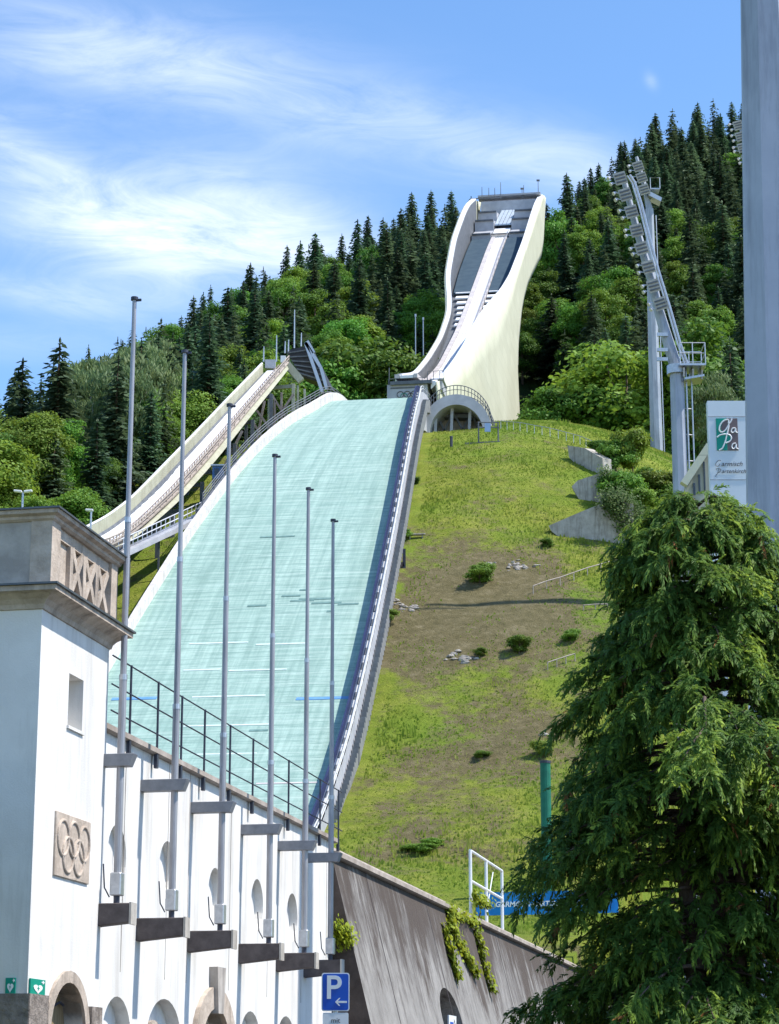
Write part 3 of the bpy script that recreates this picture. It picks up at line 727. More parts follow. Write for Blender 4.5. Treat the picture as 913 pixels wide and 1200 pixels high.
# parking sign
pY = 33.; tl = at(377,1140,pY); br = at(409.5,1185,pY); pc = (tl+br)/2; pw = br[0]-tl[0]; ph = tl[2]-br[2]
t = thing('parking_sign', V(pc[0],pY,0), 'blue parking sign with a white P and left arrow on a post', 'road sign')
def rrect(c, w, h, r, y):
    p = []
    for sx, sz, a0 in ((1,1,0),(-1,1,90),(-1,-1,180),(1,-1,270)):
        for a in range(0, 91, 30): p.append(V(c[0]+sx*(w/2-r)+r*math.cos(R(a0+a)), y, c[2]+sz*(h/2-r)+r*math.sin(R(a0+a))))
    return p
mb = MB(); mb.prism(rrect(pc, pw, ph, .035, pY), V(0,.02,0)); mb.build('panel', M['sign_white'], t)
mb = MB(); mb.prism(rrect(pc, pw-.03, ph-.03, .028, pY-.004), V(0,.003,0)); mb.build('panel_face', M['sign_blue'], t)
text_part('letter', 'P', ph*.86, pc+V(-.03,-.008,ph*.09), XA, UP, TOCAM, M['sign_white'], t, bold=.006)
mb = MB(); a = pc+V(.08,-.008,-ph*.26)
mb.prism([a+V(-.085,0,0), a+V(-.03,0,.055), a+V(-.008,0,.055), a+V(-.045,0,.014), a+V(.085,0,.014), a+V(.085,0,-.014), a+V(-.045,0,-.014), a+V(-.008,0,-.055), a+V(-.03,0,-.055)], V(0,-.004,0)); mb.build('arrow', M['sign_white'], t)
sc_ = pc-V(-.003,0,ph/2+.02+.14)
mb = MB(); mb.prism(rrect(sc_, pw*.92, .28, .02, pY), V(0,.02,0)); mb.build('supplementary_panel', M['sign_white'], t)
text_part('lettering', 'mit', .10, sc_+V(0,-.003,.03), XA, UP, TOCAM, M['ringcol'], t, ext=.002)
mb = MB(); mb.tube([V(pc[0],pY+.06,0), V(pc[0],pY+.06,pc[2]+ph/2-.02)], .035, 10); mb.build('post', M['steel'], t)
# blue banner
by_ = float(hit(620, 1075, 100)[1])
a = at(558,1046,by_); c_ = at(700,1040,by_); bl = at(558,1073,by_)
t = thing('banner', V(a[0]+4,by_,Hs(a[0]+4,by_)), 'long blue advertising banner low on the grass slope', 'banner')
bh = a[2]-bl[2]; kb = by_/118.*.77; L = 9.5*kb
def B_(u, z): return V(a[0]+u, by_, bl[2]+z+u*.02)
mb = MB(); mb.loft([[B_(u,0)+V(0,.05*math.sin(u*2),0), B_(u,bh)+V(0,.05*math.sin(u*2+.5),0), B_(u,bh)+V(0,.03+.05*math.sin(u*2+.5),0), B_(u,0)+V(0,.03+.05*math.sin(u*2),0)] for u in np.linspace(0, L, 40)]); mb.build('cloth', M['banner_blue'], t)
text_part('lettering', 'GARMISCH-PARTENKIRCHEN', bh*.31, B_(1.27*kb, bh*.45)+V(0,-.08,0), nrm(V(1,0,.02)), UP, TOCAM, M['sign_white'], t, align='LEFT', shear=.12, bold=.012)
for u in (0, 2.4*kb, 4.8*kb, 7.2*kb, 9.5*kb):
    mb = MB(); p = B_(u, 0)+V(0,.14,0); mb.tube([V(p[0],p[1],Hs(p[0],p[1])-.3), p+V(0,0,bh+.05)], .04, 6); mb.build('post', M['dark_grey'], t)
# green padded post
pY2 = max(float(hit(641.5, 1052, 100)[1]), by_+1.5); kp = pY2/108.; p = at(641.5,1040,pY2); gz = Hs(p[0],p[1]); top = at(641.5,893,pY2)
t = thing('padded_post', V(p[0],p[1],gz), 'tall green padded post at the left edge of the big conifer', 'post')
mb = MB(); mb.tube([V(p[0],p[1],gz-.3), V(p[0],p[1],top[2])], .25*kp, 14); mb.build('padding', M['green_pad'], t)
mb = MB(); mb.tube([V(p[0],p[1],top[2]-.1), V(p[0],p[1],top[2]+.08)], .27*kp, 14); mb.build('post_cap', M['darksteel'], t)
# ------------------------------------------------------------------ landing slope
LS = np.array([-215,-190,-165,-140,-125,-111.1,-103.3,-95.1,-87,-78.2,-69.3,-59.5,-48.2,-42,-35.8,-31.3,-24,-14,0.])
LZ = np.array([6.9,7.6,11.2,20.5,29.,39,45,51,57,63,69,75,81,83.8,86.6,89.2,90.7,91.6,92.2])
LW = np.array([13,13,13,12.5,12,11.5,11.18,10.74,10.3,9.7,9.02,8.2,7.16,6.58,5.96,5.36,5.2,5,5.])
def smooth_prof(s, a, b): 
    return (np.interp(s-4, a, b)+np.interp(s, a, b)*2+np.interp(s+4, a, b))/4
def lz(s): return float(smooth_prof(s, LS, LZ))
def lw(s): return float(smooth_prof(s, LS, LW))
lh = thing('landing_slope', S(-100,0,0), 'pale turquoise plastic landing slope of the large ski jump', 'landing slope')
sl = np.concatenate([np.arange(-212,-40,2.0), np.arange(-40,1,1.0)]); un = np.linspace(-1, 1, 25)
vs = []; lat = []; arc = []; acc = 0; pz = None
for s in sl:
    if pz is not None: acc += math.hypot(s-ps, lz(s)-pz)
    ps, pz = s, lz(s)
    for u in un: vs.append(S(s, u*lw(s), lz(s))); lat.append(u*lw(s)); arc.append(acc)
k = len(un); mb = MB(); mb.add(vs, [(i*k+j, i*k+j+1, (i+1)*k+j+1, (i+1)*k+j) for i in range(len(sl)-1) for j in range(k-1)])
m, nt, b = newmat('turquoise_mats')
def attr(nt, n):
    a = nt.nodes.new('ShaderNodeAttribute'); a.attribute_name = n; return a.outputs['Fac']
cb = nt.nodes.new('ShaderNodeCombineXYZ'); nt.links.new(attr(nt, 'lat'), cb.inputs[0]); nt.links.new(attr(nt, 'arc'), cb.inputs[1]); vec = cb.outputs[0]
c = ramp(nt, noise(nt, .10, 5, .65, vec=vec, mscale=(1,.6,1)), [(.3, (.31,.455,.395)), (.7, (.40,.545,.475))])
c = mix(nt, ramp(nt, noise(nt, 1, 6, .75, vec=vec, mscale=(1.3,.05,1)), [(.38, g3(0)), (.62, g3(.85))]), c, (.21,.33,.285))
c = mix(nt, ramp(nt, noise(nt, 1, 4, .7, vec=vec, mscale=(.06,1.6,1)), [(.48, g3(0)), (.66, g3(.45))]), c, (.50,.62,.555))
c = mix(nt, ramp(nt, noise(nt, 1, 5, .8, vec=vec, mscale=(.22,2.6,1)), [(.50, g3(0)), (.64, g3(.8))]), c, (.17,.275,.24))
wv = nt.nodes.new('ShaderNodeTexWave'); wv.bands_direction = 'Y'; wv.inputs['Scale'].default_value = .30; wv.inputs['Distortion'].default_value = .8; wv.inputs['Detail'].default_value = 2; wv.inputs['Detail Scale'].default_value = .6
mp = nt.nodes.new('ShaderNodeMapping'); mp.inputs['Scale'].default_value = (.12,1,1); nt.links.new(vec, mp.inputs[0]); nt.links.new(mp.outputs[0], wv.inputs[0])
lines = ramp(nt, wv.outputs['Fac'], [(0, g3(.6)), (.22, g3(0))])
brk = ramp(nt, noise(nt, 1, 4, .6, vec=vec, mscale=(.15,.4,1)), [(.35, g3(0)), (.6, g3(1))])
c = mix(nt, mix(nt, 1.0, lines, brk, 'MULTIPLY'), c, (.19,.30,.265))
nt.links.new(c, b.inputs['Base Color']); b.inputs['Roughness'].default_value = .75; b.inputs['Specular IOR Level'].default_value = .25
bump(nt, b, noise(nt, 3, 5, .8, vec=vec, mscale=(.5,2,1)), .4, .08)
mats_o = mb.build('slope_mat', m, lh, smooth=True, flip=False)
for nm, arr in (('lat', lat), ('arc', arc)):
    a = mats_o.data.attributes.new(nm, 'FLOAT', 'POINT'); a.data.foreach_set('value', np.array(arr, np.float32))
def on_mat(px, py):
    r = ray(px, py); r = r/r[1]
    for Y in np.arange(110, 330, .1):
        p = CAM+r*Y; s = float(np.dot(p-JO, ja))
        if s > -212 and p[2] < lz(s): return s, float(np.dot(p-JO, jb))
def strip(name, s, t0, t1, ds, mat, h=.06):
    mb = MB(); secs = []
    for t in np.linspace(t0, t1, 3): secs.append([S(s-ds,t,lz(s-ds)+.01), S(s+ds,t,lz(s+ds)+.01), S(s+ds,t,lz(s+ds)+h), S(s-ds,t,lz(s-ds)+h)])
    mb.loft(secs); return mb.build(name, mat, lh)
M['line_blue'] = surf('blue_line', (.10,.27,.55), (.16,.34,.60), 2, .7, bmp=0)
M['mat_dark'] = surf('worn_mat', (.10,.19,.175), (.17,.29,.27), 2, .8, bmp=.2)
M['mat_light'] = surf('bleached_mat', (.50,.62,.575), (.64,.72,.68), 2, .8, bmp=.2)
M['mat_pink'] = surf('faded_red_line', (.55,.50,.48), (.62,.56,.54), 2, .8, bmp=.2)
for a, c_ in (((131,820),(183,820)), ((347,820),(412,820))):
    s0, t0 = on_mat(*a); s1, t1 = on_mat(*c_); strip('blue_line', s0, t0, t1, .18, M['line_blue'])
for (x0, x1, y) in ((222,290,755),(300,360,756),(215,258,786),(268,335,787),(225,310,818),(215,320,852),(228,300,885),(300,372,919)):
    s0, t0 = on_mat(x0, y); s1, t1 = on_mat(x1, y); strip('guide_line', s0, t0, t1, .10, M['mat_light'] if y < 900 else M['mat_pink'])
for (x0, x1, y) in ((305,345,630),(330,352,699),(340,368,705),(350,392,703),(365,400,708),(396,420,709),(351,362,692),(383,392,717),(290,312,711),(292,314,857)):
    s0, t0 = on_mat(x0, y); s1, t1 = on_mat(x1, y); strip('worn_strip', s0, t0, t1, .14, M['mat_dark'], .05)
# side walls
sw = np.concatenate([np.arange(-200,-44,4.0), np.arange(-44,-19,2.0)])
m2 = surf('side_board_left', (.52,.49,.47), (.70,.67,.65), .9, .8, streak=(.36,.30,.28), streak_amt=.6, bmp=.3)
mb = MB(); mb.loft([[S(s,-lw(s),lz(s)-2), S(s,-lw(s),lz(s)+1.15), S(s,-lw(s)-.5,lz(s)+1.2), S(s,-lw(s)-.5,lz(s)-4)] for s in sw]); lwall = mb.build('side_wall', m2, lh)
swl = sw[sw > -84]
mb = MB()
for s in swl: mb.tube([S(s,-lw(s)-.9,lz(s)-1), S(s,-lw(s)-.9,lz(s)+2.0)], .06, 5)
for dz in (1.3, 1.65, 2.0): mb.tube([S(s,-lw(s)-.9,lz(s)+dz) for s in swl], .055, 5)
mb.build('handrail', M['dark_grey'], lh)
mb = MB(); mb.loft([[S(s,-lw(s)-.55,lz(s)+.25), S(s,-lw(s)-1.6,lz(s)+.25), S(s,-lw(s)-1.6,lz(s)-.5), S(s,-lw(s)-.55,lz(s)-.5)] for s in swl]); mb.build('side_stair', M['dark_grey'], lh)
M['pale_rail'] = surf('pale_grey_rail', (.50,.50,.50), (.62,.62,.61), 1, .6, bmp=.1)
M['stair_grey'] = surf('grey_stair', (.17,.175,.18), (.25,.255,.26), 1, .7, bmp=.1)
mblue = surf('inner_board_navy', (.012,.02,.07), (.02,.032,.10), .5, .7, bmp=.1)
mb = MB(); mb.loft([[S(s,lw(s),lz(s)-.5), S(s,lw(s)-.02,lz(s)+1.6), S(s,lw(s)+.12,lz(s)+1.6), S(s,lw(s)+.12,lz(s)-.5)] for s in sw]); mb.build('inner_board', mblue, lh)
mb = MB(); mb.loft([[S(s,lw(s)+.125,lz(s)+.62), S(s,lw(s)+.125,lz(s)+.72), S(s,lw(s)+.52,lz(s)+.72), S(s,lw(s)+.52,lz(s)+.62)] for s in sw]); mb.build('walkway_deck', M['pale_rail'], lh)
for s in np.arange(-200,-22,2.4):
    mb = MB(); mb.beam(S(s,lw(s)+.33,lz(s)+.76), S(s+1.1,lw(s+1.1)+.33,lz(s+1.1)+.76), .22, .03); mb.build('walkway_opening', M['dark_grey'], lh)
mb = MB()
for dz in (1.12, 1.5): mb.tube([S(s,lw(s)+.72,lz(s)+dz) for s in sw], .06, 5)
for s in np.arange(-200,-22,2.0): mb.tube([S(s,lw(s)+.72,lz(s)+.6), S(s,lw(s)+.72,lz(s)+1.5)], .05, 5)
mb.build('walkway_rail', M['pale_rail'], lh)
mb = MB()
mb.loft([[S(s,lw(s)+.73,lz(s)+.70), S(s,lw(s)+.75,lz(s)+.70), S(s,lw(s)+.9,lz(s)-4.5), S(s,lw(s)+.73,lz(s)-4.5)] for s in sw])
mb.build('side_cladding', M['grey_paint'], lh)
mb = MB()
for s in np.arange(-200,-26,.8):
    z = lz(s)-.35; w = lw(s)
    mb.hexa([S(s,w+.9,z-1.6), S(s+.8,w+.9,z-1.6), S(s+.8,w+1.4,z-1.6), S(s,w+1.4,z-1.6), S(s,w+.9,z), S(s+.62,w+.9,z), S(s+.62,w+1.4,z), S(s,w+1.4,z)])
mb.build('side_stair', M['stair_grey'], lh)

# ------------------------------------------------------------------ jump tower
def pz(pp): return [(lambda st_: (st_[0], t, st_[1]))(spix(px, py, t)) for (px, py), t in pp]
LP = pz([((466,440),-2.8),((485,438),-2.8),((500,420),-3),((515,395),-3.6),((524,368),-4.4),((525,350),-5.2),((522,330),-6.1),((523,318),-6.4),((530,280),-7),((541,250),-7.2),((546,240),-7.2),((553,234),-7.2)])
RP = pz([((510,448),4.0),((522,441),4.3),((535,424),4.7),((549,402),5.1),((560,378),5.5),((574,358),5.9),((592,338),6.4),((602,322),6.6),((617,283),7),((627,250),7.15),((631,238),7.2),((636,229),7.2)])
def resamp(P, n):
    P = np.array(P); d = np.concatenate([[0], np.cumsum(np.linalg.norm(np.diff(P, axis=0), axis=1))])
    u = np.linspace(0, d[-1], n)
    # catmull-like smoothing by interpolating then a light blur
    Q = np.stack([np.interp(u, d, P[:,i]) for i in range(3)], -1)
    for _ in range(2): Q[1:-1] = (Q[:-2]+2*Q[1:-1]+Q[2:])/4
    return Q
LPs, RPs = resamp(LP, 60), resamp(RP, 60)
TRK = np.array([(-1,101.4),(20,106.5),(31,111),(48,118.9),(73,133.5),(98,149.8),(129,170.6),(152,185),(170,196)])
def trz(s): return float(smooth_prof(s, TRK[:,0], TRK[:,1]))
def halfw(s, side):
    P = LPs if side < 0 else RPs
    return abs(float(np.interp(s, P[:,0], P[:,1])))
tw = thing('ski_jump_tower', S(60,0,95), 'tall white and cream ski jump tower with a sculpted side wall and curved inrun', 'ski jump')
REAR = [(105,6.5,84),(105,6.5,124.7),(103.5,6.5,128.5),(101.8,6.5,134.2),(103,6.5,140),(106.4,6.5,144.5),(110.5,6.6,150),(115.8,6.6,154.5),(124,6.7,160.6),(134.9,6.8,166.9),(150,6.9,175.2),(158.1,7.0,179.8),(162,7.2,184.5),(170.9,7.2,198.6)]
for side, P in ((1, RPs), (-1, LPs)):
    n1 = 90
    A = resamp(P.tolist(), n1)
    front = [(5 if side > 0 else 16,4.9,84),(60,6.2,84),(105,6.5,84)]
    Bp = np.array(front+REAR[1:]); d = np.concatenate([[0], np.cumsum(np.linalg.norm(np.diff(Bp, axis=0), axis=1))])
    dA = np.concatenate([[0], np.cumsum(np.linalg.norm(np.diff(A, axis=0), axis=1))]); dA /= dA[-1]
    # correspondence: bottom edge while the top climbs to s=62, then the rear edge
    sA = float(np.interp(62, A[:,0], dA)); key = d[2]
    uB = np.where(dA < sA, dA/sA*key, key+(dA-sA)/(1-sA)*(d[-1]-key))
    B2 = np.stack([np.interp(uB, d, Bp[:,i]) for i in range(3)], -1)
    secs = []
    for a, c_ in zip(A, B2):
        row = []
        for f in np.linspace(0, 1, 9):
            q = a*(1-f)+np.array([c_[0], side*c_[1], c_[2]])*f
            bulge = .0
            row.append(S(q[0], q[1], q[2]))
        secs.append(row)
    mb = MB(); mb.loft(secs, closed=False)
    o = mb.build('side_wall', M['cream'], tw, smooth=True)
    sol = o.modifiers.new('solid', 'SOLIDIFY'); sol.thickness = .35; sol.offset = -1 if side > 0 else 1
    # parapet band
    mb = MB(); secs = []
    for s, t, z in A:
        w = .62+.25*float(sstep(60, 110, s))
        secs.append([S(s,t+side*.06,z-.35), S(s,t+side*.06,z+.22), S(s,t-side*w,z+.22), S(s,t-side*w,z-.1), S(s,t-side*w,z-1.0)])
    mb.loft(secs); mb.build('parapet', M['white_paint'], tw)
    # inner side of the parapet, in dark boarding
    mb = MB(); secs = []
    for s, t, z in A:
        w = .67+.25*float(sstep(60, 110, s))
        secs.append([S(s,t-side*(w+.06),z-.12), S(s,t-side*w*.9,z-.12), S(s,t-side*w*.9,trz(s)-.6), S(s,t-side*(w+.06),trz(s)-.6)])
    mb.loft(secs); mb.build('inner_lining', M['dark_grey'], tw)
# rear cladding between the side walls
RB = resamp([(s,t,z) for s, t, z in REAR], 40)
mb = MB(); mb.loft([[S(s,-t+.3,z), S(s,t-.3,z), S(s-.5,t-.3,z), S(s-.5,-t+.3,z)] for s, t, z in RB]); mb.build('rear_wall', M['cream'], tw)
ss_ = np.arange(-1, 168.1, 2.0)
def deckstrip(name, s0, s1, tf0, tf1, dz, mat, th=.25, step=2.0):
    mb = MB(); secs = []
    n_ = max(2, int((s1-s0)/step)+1)
    for s in np.linspace(s0, s1, n_):
        a, c_ = tf0(s), tf1(s); z = trz(s)+dz
        secs.append([S(s,a,z-th), S(s,c_,z-th), S(s,c_,z), S(s,a,z)])
    mb.loft(secs); return mb.build(name, mat, tw)
deckstrip('deck', -1, 167, lambda s: -halfw(s,-1)+.4, lambda s: halfw(s,1)-.4, -.7, M['dark_grey'], .5)
deckstrip('inrun_track', -1, 146, lambda s: -.95, lambda s: .95, .12, M['snowtrack'], .4)
M['track_side'] = surf('track_timber_side', (.46,.42,.41), (.60,.56,.55), .6, .7, bmp=.1)
for a, c_ in ((-1.75,-1.0),(1.0,1.55)): deckstrip('track_kerb', -1, 146, lambda s, a=a: a, lambda s, c_=c_: c_, .34, M['track_side'], .6)
deckstrip('groove', 0, 140, lambda s: -.32, lambda s: -.22, .15, M['track_side'], .05); deckstrip('groove', 0, 140, lambda s: .22, lambda s: .32, .15, M['track_side'], .05)
mb = MB()
for s in np.arange(20, 146, 4.0):
    mb.tube([S(s,1.6,trz(s)), S(s,1.6,trz(s)+1.0)], .05, 5)
mb.tube([S(s,1.6,trz(s)+1.0) for s in np.arange(20, 146, 4.0)], .05, 5); mb.build('track_rail', M['grey_paint'], tw)
deckstrip('stand_panel', 99, 139, lambda s: -halfw(s,-1)+1.35, lambda s: -1.85, .15, M['slate'], .5)
deckstrip('stand_panel', 99, 139, lambda s: 1.65, lambda s: halfw(s,1)-1.35, .15, M['slate'], .5)
# white steps under the panels
for i, s in enumerate(np.arange(77, 99, 3.6)):
    for a, c_ in ((lambda q: -halfw(q,-1)+1.7, lambda q: -1.9), (lambda q: 1.7, lambda q: halfw(q,1)-1.5)):
        t0, t1 = a(s), c_(s)
        if t1-t0 < .5: continue
        z = trz(s)+.2
        mb = MB(); mb.hexa([S(s,t0,z-.2), S(s+1.9,t0,z+.85), S(s+1.9,t1,z+.85), S(s,t1,z-.2), S(s,t0,z), S(s+1.9,t0,z+1.1), S(s+1.9,t1,z+1.1), S(s,t1,z)])
        mb.build('terrace_step', M['white_paint'], tw)
# start house levels and glazed canopy
for s0, s1, dz, t in ((139.5,146,1.0,6.0),(146,153,2.6,6.0),(153,160,3.0,6.0)):
    for sg_ in (-1, 1):
        a, c_ = sorted((sg_*1.9, sg_*t))
        mb = MB(); z0 = trz(s0); z1 = trz(s1)
        mb.hexa([S(s0,a,z0-1), S(s1,a,z0-1), S(s1,c_,z0-1), S(s0,c_,z0-1), S(s0,a,z0+dz), S(s1,a,z1+dz*.3), S(s1,c_,z1+dz*.3), S(s0,c_,z0+dz)])
        mb.build('start_platform', M['grey_paint'], tw)
        mb = MB(); mb.beam(S(s0-.1,a+.1,z0+dz+.1), S(s0-.1,c_-.1,z0+dz+.1), .5, .3); mb.build('platform_edge', M['dark_grey'], tw)
mb = MB(); mb.hexa([S(162,-6.3,trz(162)-1), S(170,-6.3,trz(162)-1), S(170,6.3,trz(162)-1), S(162,6.3,trz(162)-1), S(162,-6.3,194.9), S(170,-6.3,197.3), S(170,6.3,197.3), S(162,6.3,194.9)]); mb.build('start_house', M['grey_paint'], tw)
mb = MB(); mb.beam(S(163.5,-7.0,196.3), S(163.5,7.0,196.3), 3, .4); mb.build('roof_beam', M['grey_paint'], tw)
for k in range(5):
    t = -1.75+k*.85; t1 = t+.72
    mb = MB(); s0, s1 = 147, 162
    mb.hexa([S(s0,t,trz(s0)+1.3), S(s1,t+.1,trz(s1)+1.3), S(s1,t1+.1,trz(s1)+1.3), S(s0,t1,trz(s0)+1.3), S(s0,t,trz(s0)+1.55), S(s1,t+.1,trz(s1)+1.55), S(s1,t1+.1,trz(s1)+1.55), S(s0,t1,trz(s0)+1.55)])
    mb.build('canopy_glazing', M['glass'], tw)
mb = MB()
for s in (147,152,157,162): mb.beam(S(s,-1.9,trz(s)+1.25), S(s,2.6,trz(s)+1.25), .15, .15)
for t in (-1.8, 2.5):
    for s in (148, 155): mb.tube([S(s,t,trz(s)-.2), S(s,t,trz(s)+1.3)], .08, 5)
mb.build('canopy_frame', M['steel'], tw)
mb = MB(); mb.hexa([S(140,-1.7,trz(140)+.3), S(146.5,-1.7,trz(140)+.3), S(146.5,1.7,trz(140)+.3), S(140,1.7,trz(140)+.3), S(140,-1.7,trz(140)+.6), S(146.5,-1.7,trz(146.5)+.6), S(146.5,1.7,trz(146.5)+.6), S(140,1.7,trz(140)+.6)]); mb.build('start_gate_deck', M['white_paint'], tw)
mb = MB(); mb.beam(S(139.8,-2.4,trz(139.8)+.9), S(139.8,2.2,trz(139.8)+.9), .2, .35); mb.build('start_beam', M['wood'], tw)
for px, hgt in ((565,26),(573,24),(580,24),(587,36),(612,22),(614,30),(631,40)):
    p = at(px, 233, 470)
    mb = MB(); mb.tube([p, p+V(0,0,hgt*.11)], [.10,.06], 5)
    if px in (612, 631): mb.obox(p+V(0,0,hgt*.11), V(.35,0,0), V(0,.1,0), V(0,0,.2))
    mb.build('antenna', M['dark_grey'], tw)
mb = MB(); mb.beam(at(553,233,468), at(588,231.5,468), .2, .2); mb.build('roof_rail', M['dark_grey'], tw)
# take-off table with rings
mb = MB(); tz1 = 101.4; mb.hexa([S(-.5,-2.9,88), S(14,-2.9,88), S(14,2.9,88), S(-.5,2.9,88), S(-.5,-2.9,100.6), S(14,-2.9,103.6), S(14,2.9,103.6), S(-.5,2.9,100.6)]); tb = mb.build('takeoff_table', M['grey_paint'], tw)
mb = MB(); mb.obox(S(-.53,.0,100.05), jb*2.4, ja*.04, V(0,0,.10)); mb.build('table_slot', M['dark_grey'], tb)
for t in (-2.55, 2.55):
    mb = MB(); mb.obox(S(-.52,t,99.2), jb*.06, ja*.04, V(0,0,1.2)); mb.build('table_seam', M['grey_paint'], tb)
for ct, cz, cn in ((-.98,99.05,0),(.02,99.05,1),(1.02,99.05,0),(-.48,98.75,2),(.52,98.75,2)):
    pts = [S(-.56, ct+.02+.48*math.cos(a), cz+.46*math.sin(a)) for a in np.linspace(0, 2*math.pi, 25)]
    mb = MB(); mb.tube(pts, .05, 5, cap=False); mb.build('ring', M['ringcol'] if cn < 2 else M['sign_green'] if ct < 0 else M['sign_brown'], tb)
mb = MB()
for t in np.linspace(-2.8, 2.8, 9): mb.tube([S(.2,t,100.7), S(.2,t,101.7)], .04, 5)
mb.tube([S(.2,-2.8,101.7), S(.2,2.8,101.7)], .05, 5)
mb.tube([S(.2,-2.7,100.7), S(.2,-2.7,103.4)], .06, 5)
mb.build('table_rail', M['dark_grey'], tw)
# small platform box by the lip on the right
mb = MB(); mb.obox(S(4,4.0,101.0), jb*.8, ja*2.0, V(0,0,.7)); mb.obox(S(4,4.0,101.9), jb*1.0, ja*2.2, V(0,0,.1)); mb.build('judge_box', M['grey_paint'], tw)
mb = MB()
for t in (2.7, 3.6, 4.5, 5.1): mb.tube([S(1.4,t,101.5), S(1.4,t,103)], .05, 5)
mb.tube([S(1.4,2.7,103), S(1.4,5.1,103)], .04, 5); mb.build('judge_rail', M['dark_grey'], tw)

# ------------------------------------------------------------------ arched access bridge
AY = 284.
ab = thing('arched_bridge', at(537,510,AY), 'grey arched access bridge with steel posts beside the landing slope crest', 'bridge')
def arcpts(cx, cy, rx, ry, a0, a1, n): return [(cx+rx*math.cos(a), cy-ry*math.sin(a)) for a in np.linspace(a0, a1, n)]
outA = [(484,560),(489,535),(494,512)]+arcpts(535,505,41,43,math.pi*.93,.10,22)+[(578,505)]
inA = [(489,560),(494,540),(502,515)]+arcpts(535,508,31.5,34,math.pi*.95,.06,22)+[(567,507)]
def AP(p, dy=0): q = at(p[0], p[1], AY); return q+V(.15*dy, dy, 0)
mb = MB(); mb.loft([[AP(o_), AP(i), AP(i, 5), AP(o_, 5)] for o_, i in zip(outA, inA)]); mb.build('arch', M['grey_paint'], ab)
mb = MB(); up1 = [(x, y-11) for x, y in outA]
mb.tube([AP(p, .2) for p in up1], .06, 5); mb.tube([AP((x, y-6), .2) for x, y in outA], .045, 5)
for p in resamp([(x, y, 0) for x, y in outA], 44): mb.tube([AP((p[0], p[1]), .2), AP((p[0], p[1]-11), .2)], .045, 4)
mb.tube([AP(p, 4.8) for p in up1], .06, 5)
for p in resamp([(x, y, 0) for x, y in outA], 30): mb.tube([AP((p[0], p[1]), 4.8), AP((p[0], p[1]-11), 4.8)], .045, 4)
mb.build('railing', M['dark_grey'], ab)
for x, yt in ((508,484),(527,474),(548,478)):
    mb = MB(); mb.beam(AP((x, 512), 1.5), AP((x+1.2, yt), 1.5), .38, .38); mb.build('post', M['grey_paint'], ab)
mb = MB()
for a, c_ in (((512,486),(524,510)),((528,476),(546,508)),((512,508),(526,478)),((531,508),(548,480)),((552,482),(562,508)),((505,498),(566,498))): mb.beam(AP(a, 3.2), AP(c_, 3.2), .25, .25)
mb.build('brace', M['dark_grey'], ab)
mb = MB(); mb.prism([AP(p, 4.6) for p in [(503,514)]+inA[3:-1]+[(566,514)]], V(0,.3,0)); mb.build('back_wall', M['concrete'], ab)
mb = MB(); mb.beam(AP((503,478),4), AP((566,480),4), 1.6, .5); mb.build('floor_beam', M['dark_grey'], ab)
# framed board by the arch
p = ground(hit(572, 519, 200)); Y = p[1]
t = thing('framed_board', p, 'grey steel frame with a small blue board on the grass by the arched bridge', 'frame')
sc = Y/FPX
for px in (561, 584):
    q = at(px, 518, Y); mb = MB(); mb.tube([V(q[0],Y,Hs(q[0],Y)-.3), V(q[0],Y,at(px,495,Y)[2])], .09, 6); mb.build('post', M['dark_grey'], t)
for py in (495, 501): mb = MB(); mb.tube([at(560,py,Y), at(585,py,Y)], .08, 6); mb.build('bar', M['dark_grey'], t)
mb = MB(); a = at(568,496,Y-.15); c_ = at(575,506,Y-.15); mb.box((a[0],Y-.2,c_[2]), (c_[0],Y-.1,a[2])); mb.build('board', surf('light_blue_board', (.25,.38,.60), (.30,.43,.65), 2, .5, bmp=0), t)
mb = MB(); a = at(545,521,Y+.3); c_ = at(586,519,Y+.3); mb.beam(a, c_, .9, .25); mb.build('platform', M['dark_grey'], t)
p = ground(hit(529, 524, 200)); t = thing('marker_post', p, 'short black marker post in the grass under the arched bridge', 'post')
mb = MB(); mb.tube([p-V(0,0,.2), p+V(0,0,1.25)], .18, 8); mb.build('shaft', M['darksteel'], t); mb = MB(); mb.tube([p+V(0,0,1.25), p+V(0,0,1.35)], .22, 8); mb.build('cap', M['dark_grey'], t)

# ------------------------------------------------------------------ fence on the crest, hillside handrails, stakes
def ground_line(pp, y0=180, off=0): return [ground(hit(px, py, y0)) for px, py in pp]
def rail_on_ground(name, pp, hgt, mat, label, cat, nrails=2, npost=8, r=.05):
    G = [q for q in ground_line(pp)]; P = resamp([g_.tolist() for g_ in G], npost)
    P = [ground(q) for q in P]
    t = thing(name, P[0], label, cat)
    for q in P:
        mb = MB(); mb.tube([q-V(0,0,.3), q+V(0,0,hgt)], r*.9, 5); mb.build('post', mat, t)
    for k in range(nrails):
        mb = MB(); mb.tube([q+V(0,0,hgt-k*hgt*.45) for q in P], r, 5); mb.build('rail', mat, t)
    return t
rail_on_ground('crest_railing', [(587,503),(612,506),(640,511),(670,518),(694,527)], 1.1, M['steel'], 'long thin grey railing along the grass crest right of the tower', 'railing', 1, 14, .04)
rail_on_ground('slope_handrail', [(625,696),(650,688),(680,678),(715,668),(735,664)], .8, M['wood'], 'pale curved handrail crossing the middle of the grass slope', 'handrail', 1, 8, .06)
rail_on_ground('slope_handrail', [(684,716),(700,713),(712,714)], .5, M['wood'], 'very short pale rail on the slope beside the dark ivy hump', 'handrail', 1, 3, .06)
rail_on_ground('slope_handrail', [(642,786),(655,781),(674,775)], .7, M['wood'], 'short pale handrail low on the slope at the edge of the conifer', 'handrail', 1, 4, .055)
p = ground(hit(472, 666, 150)); t = thing('stair_landing', p, 'small dark gate post and landing at the stairs beside the landing slope', 'gate')
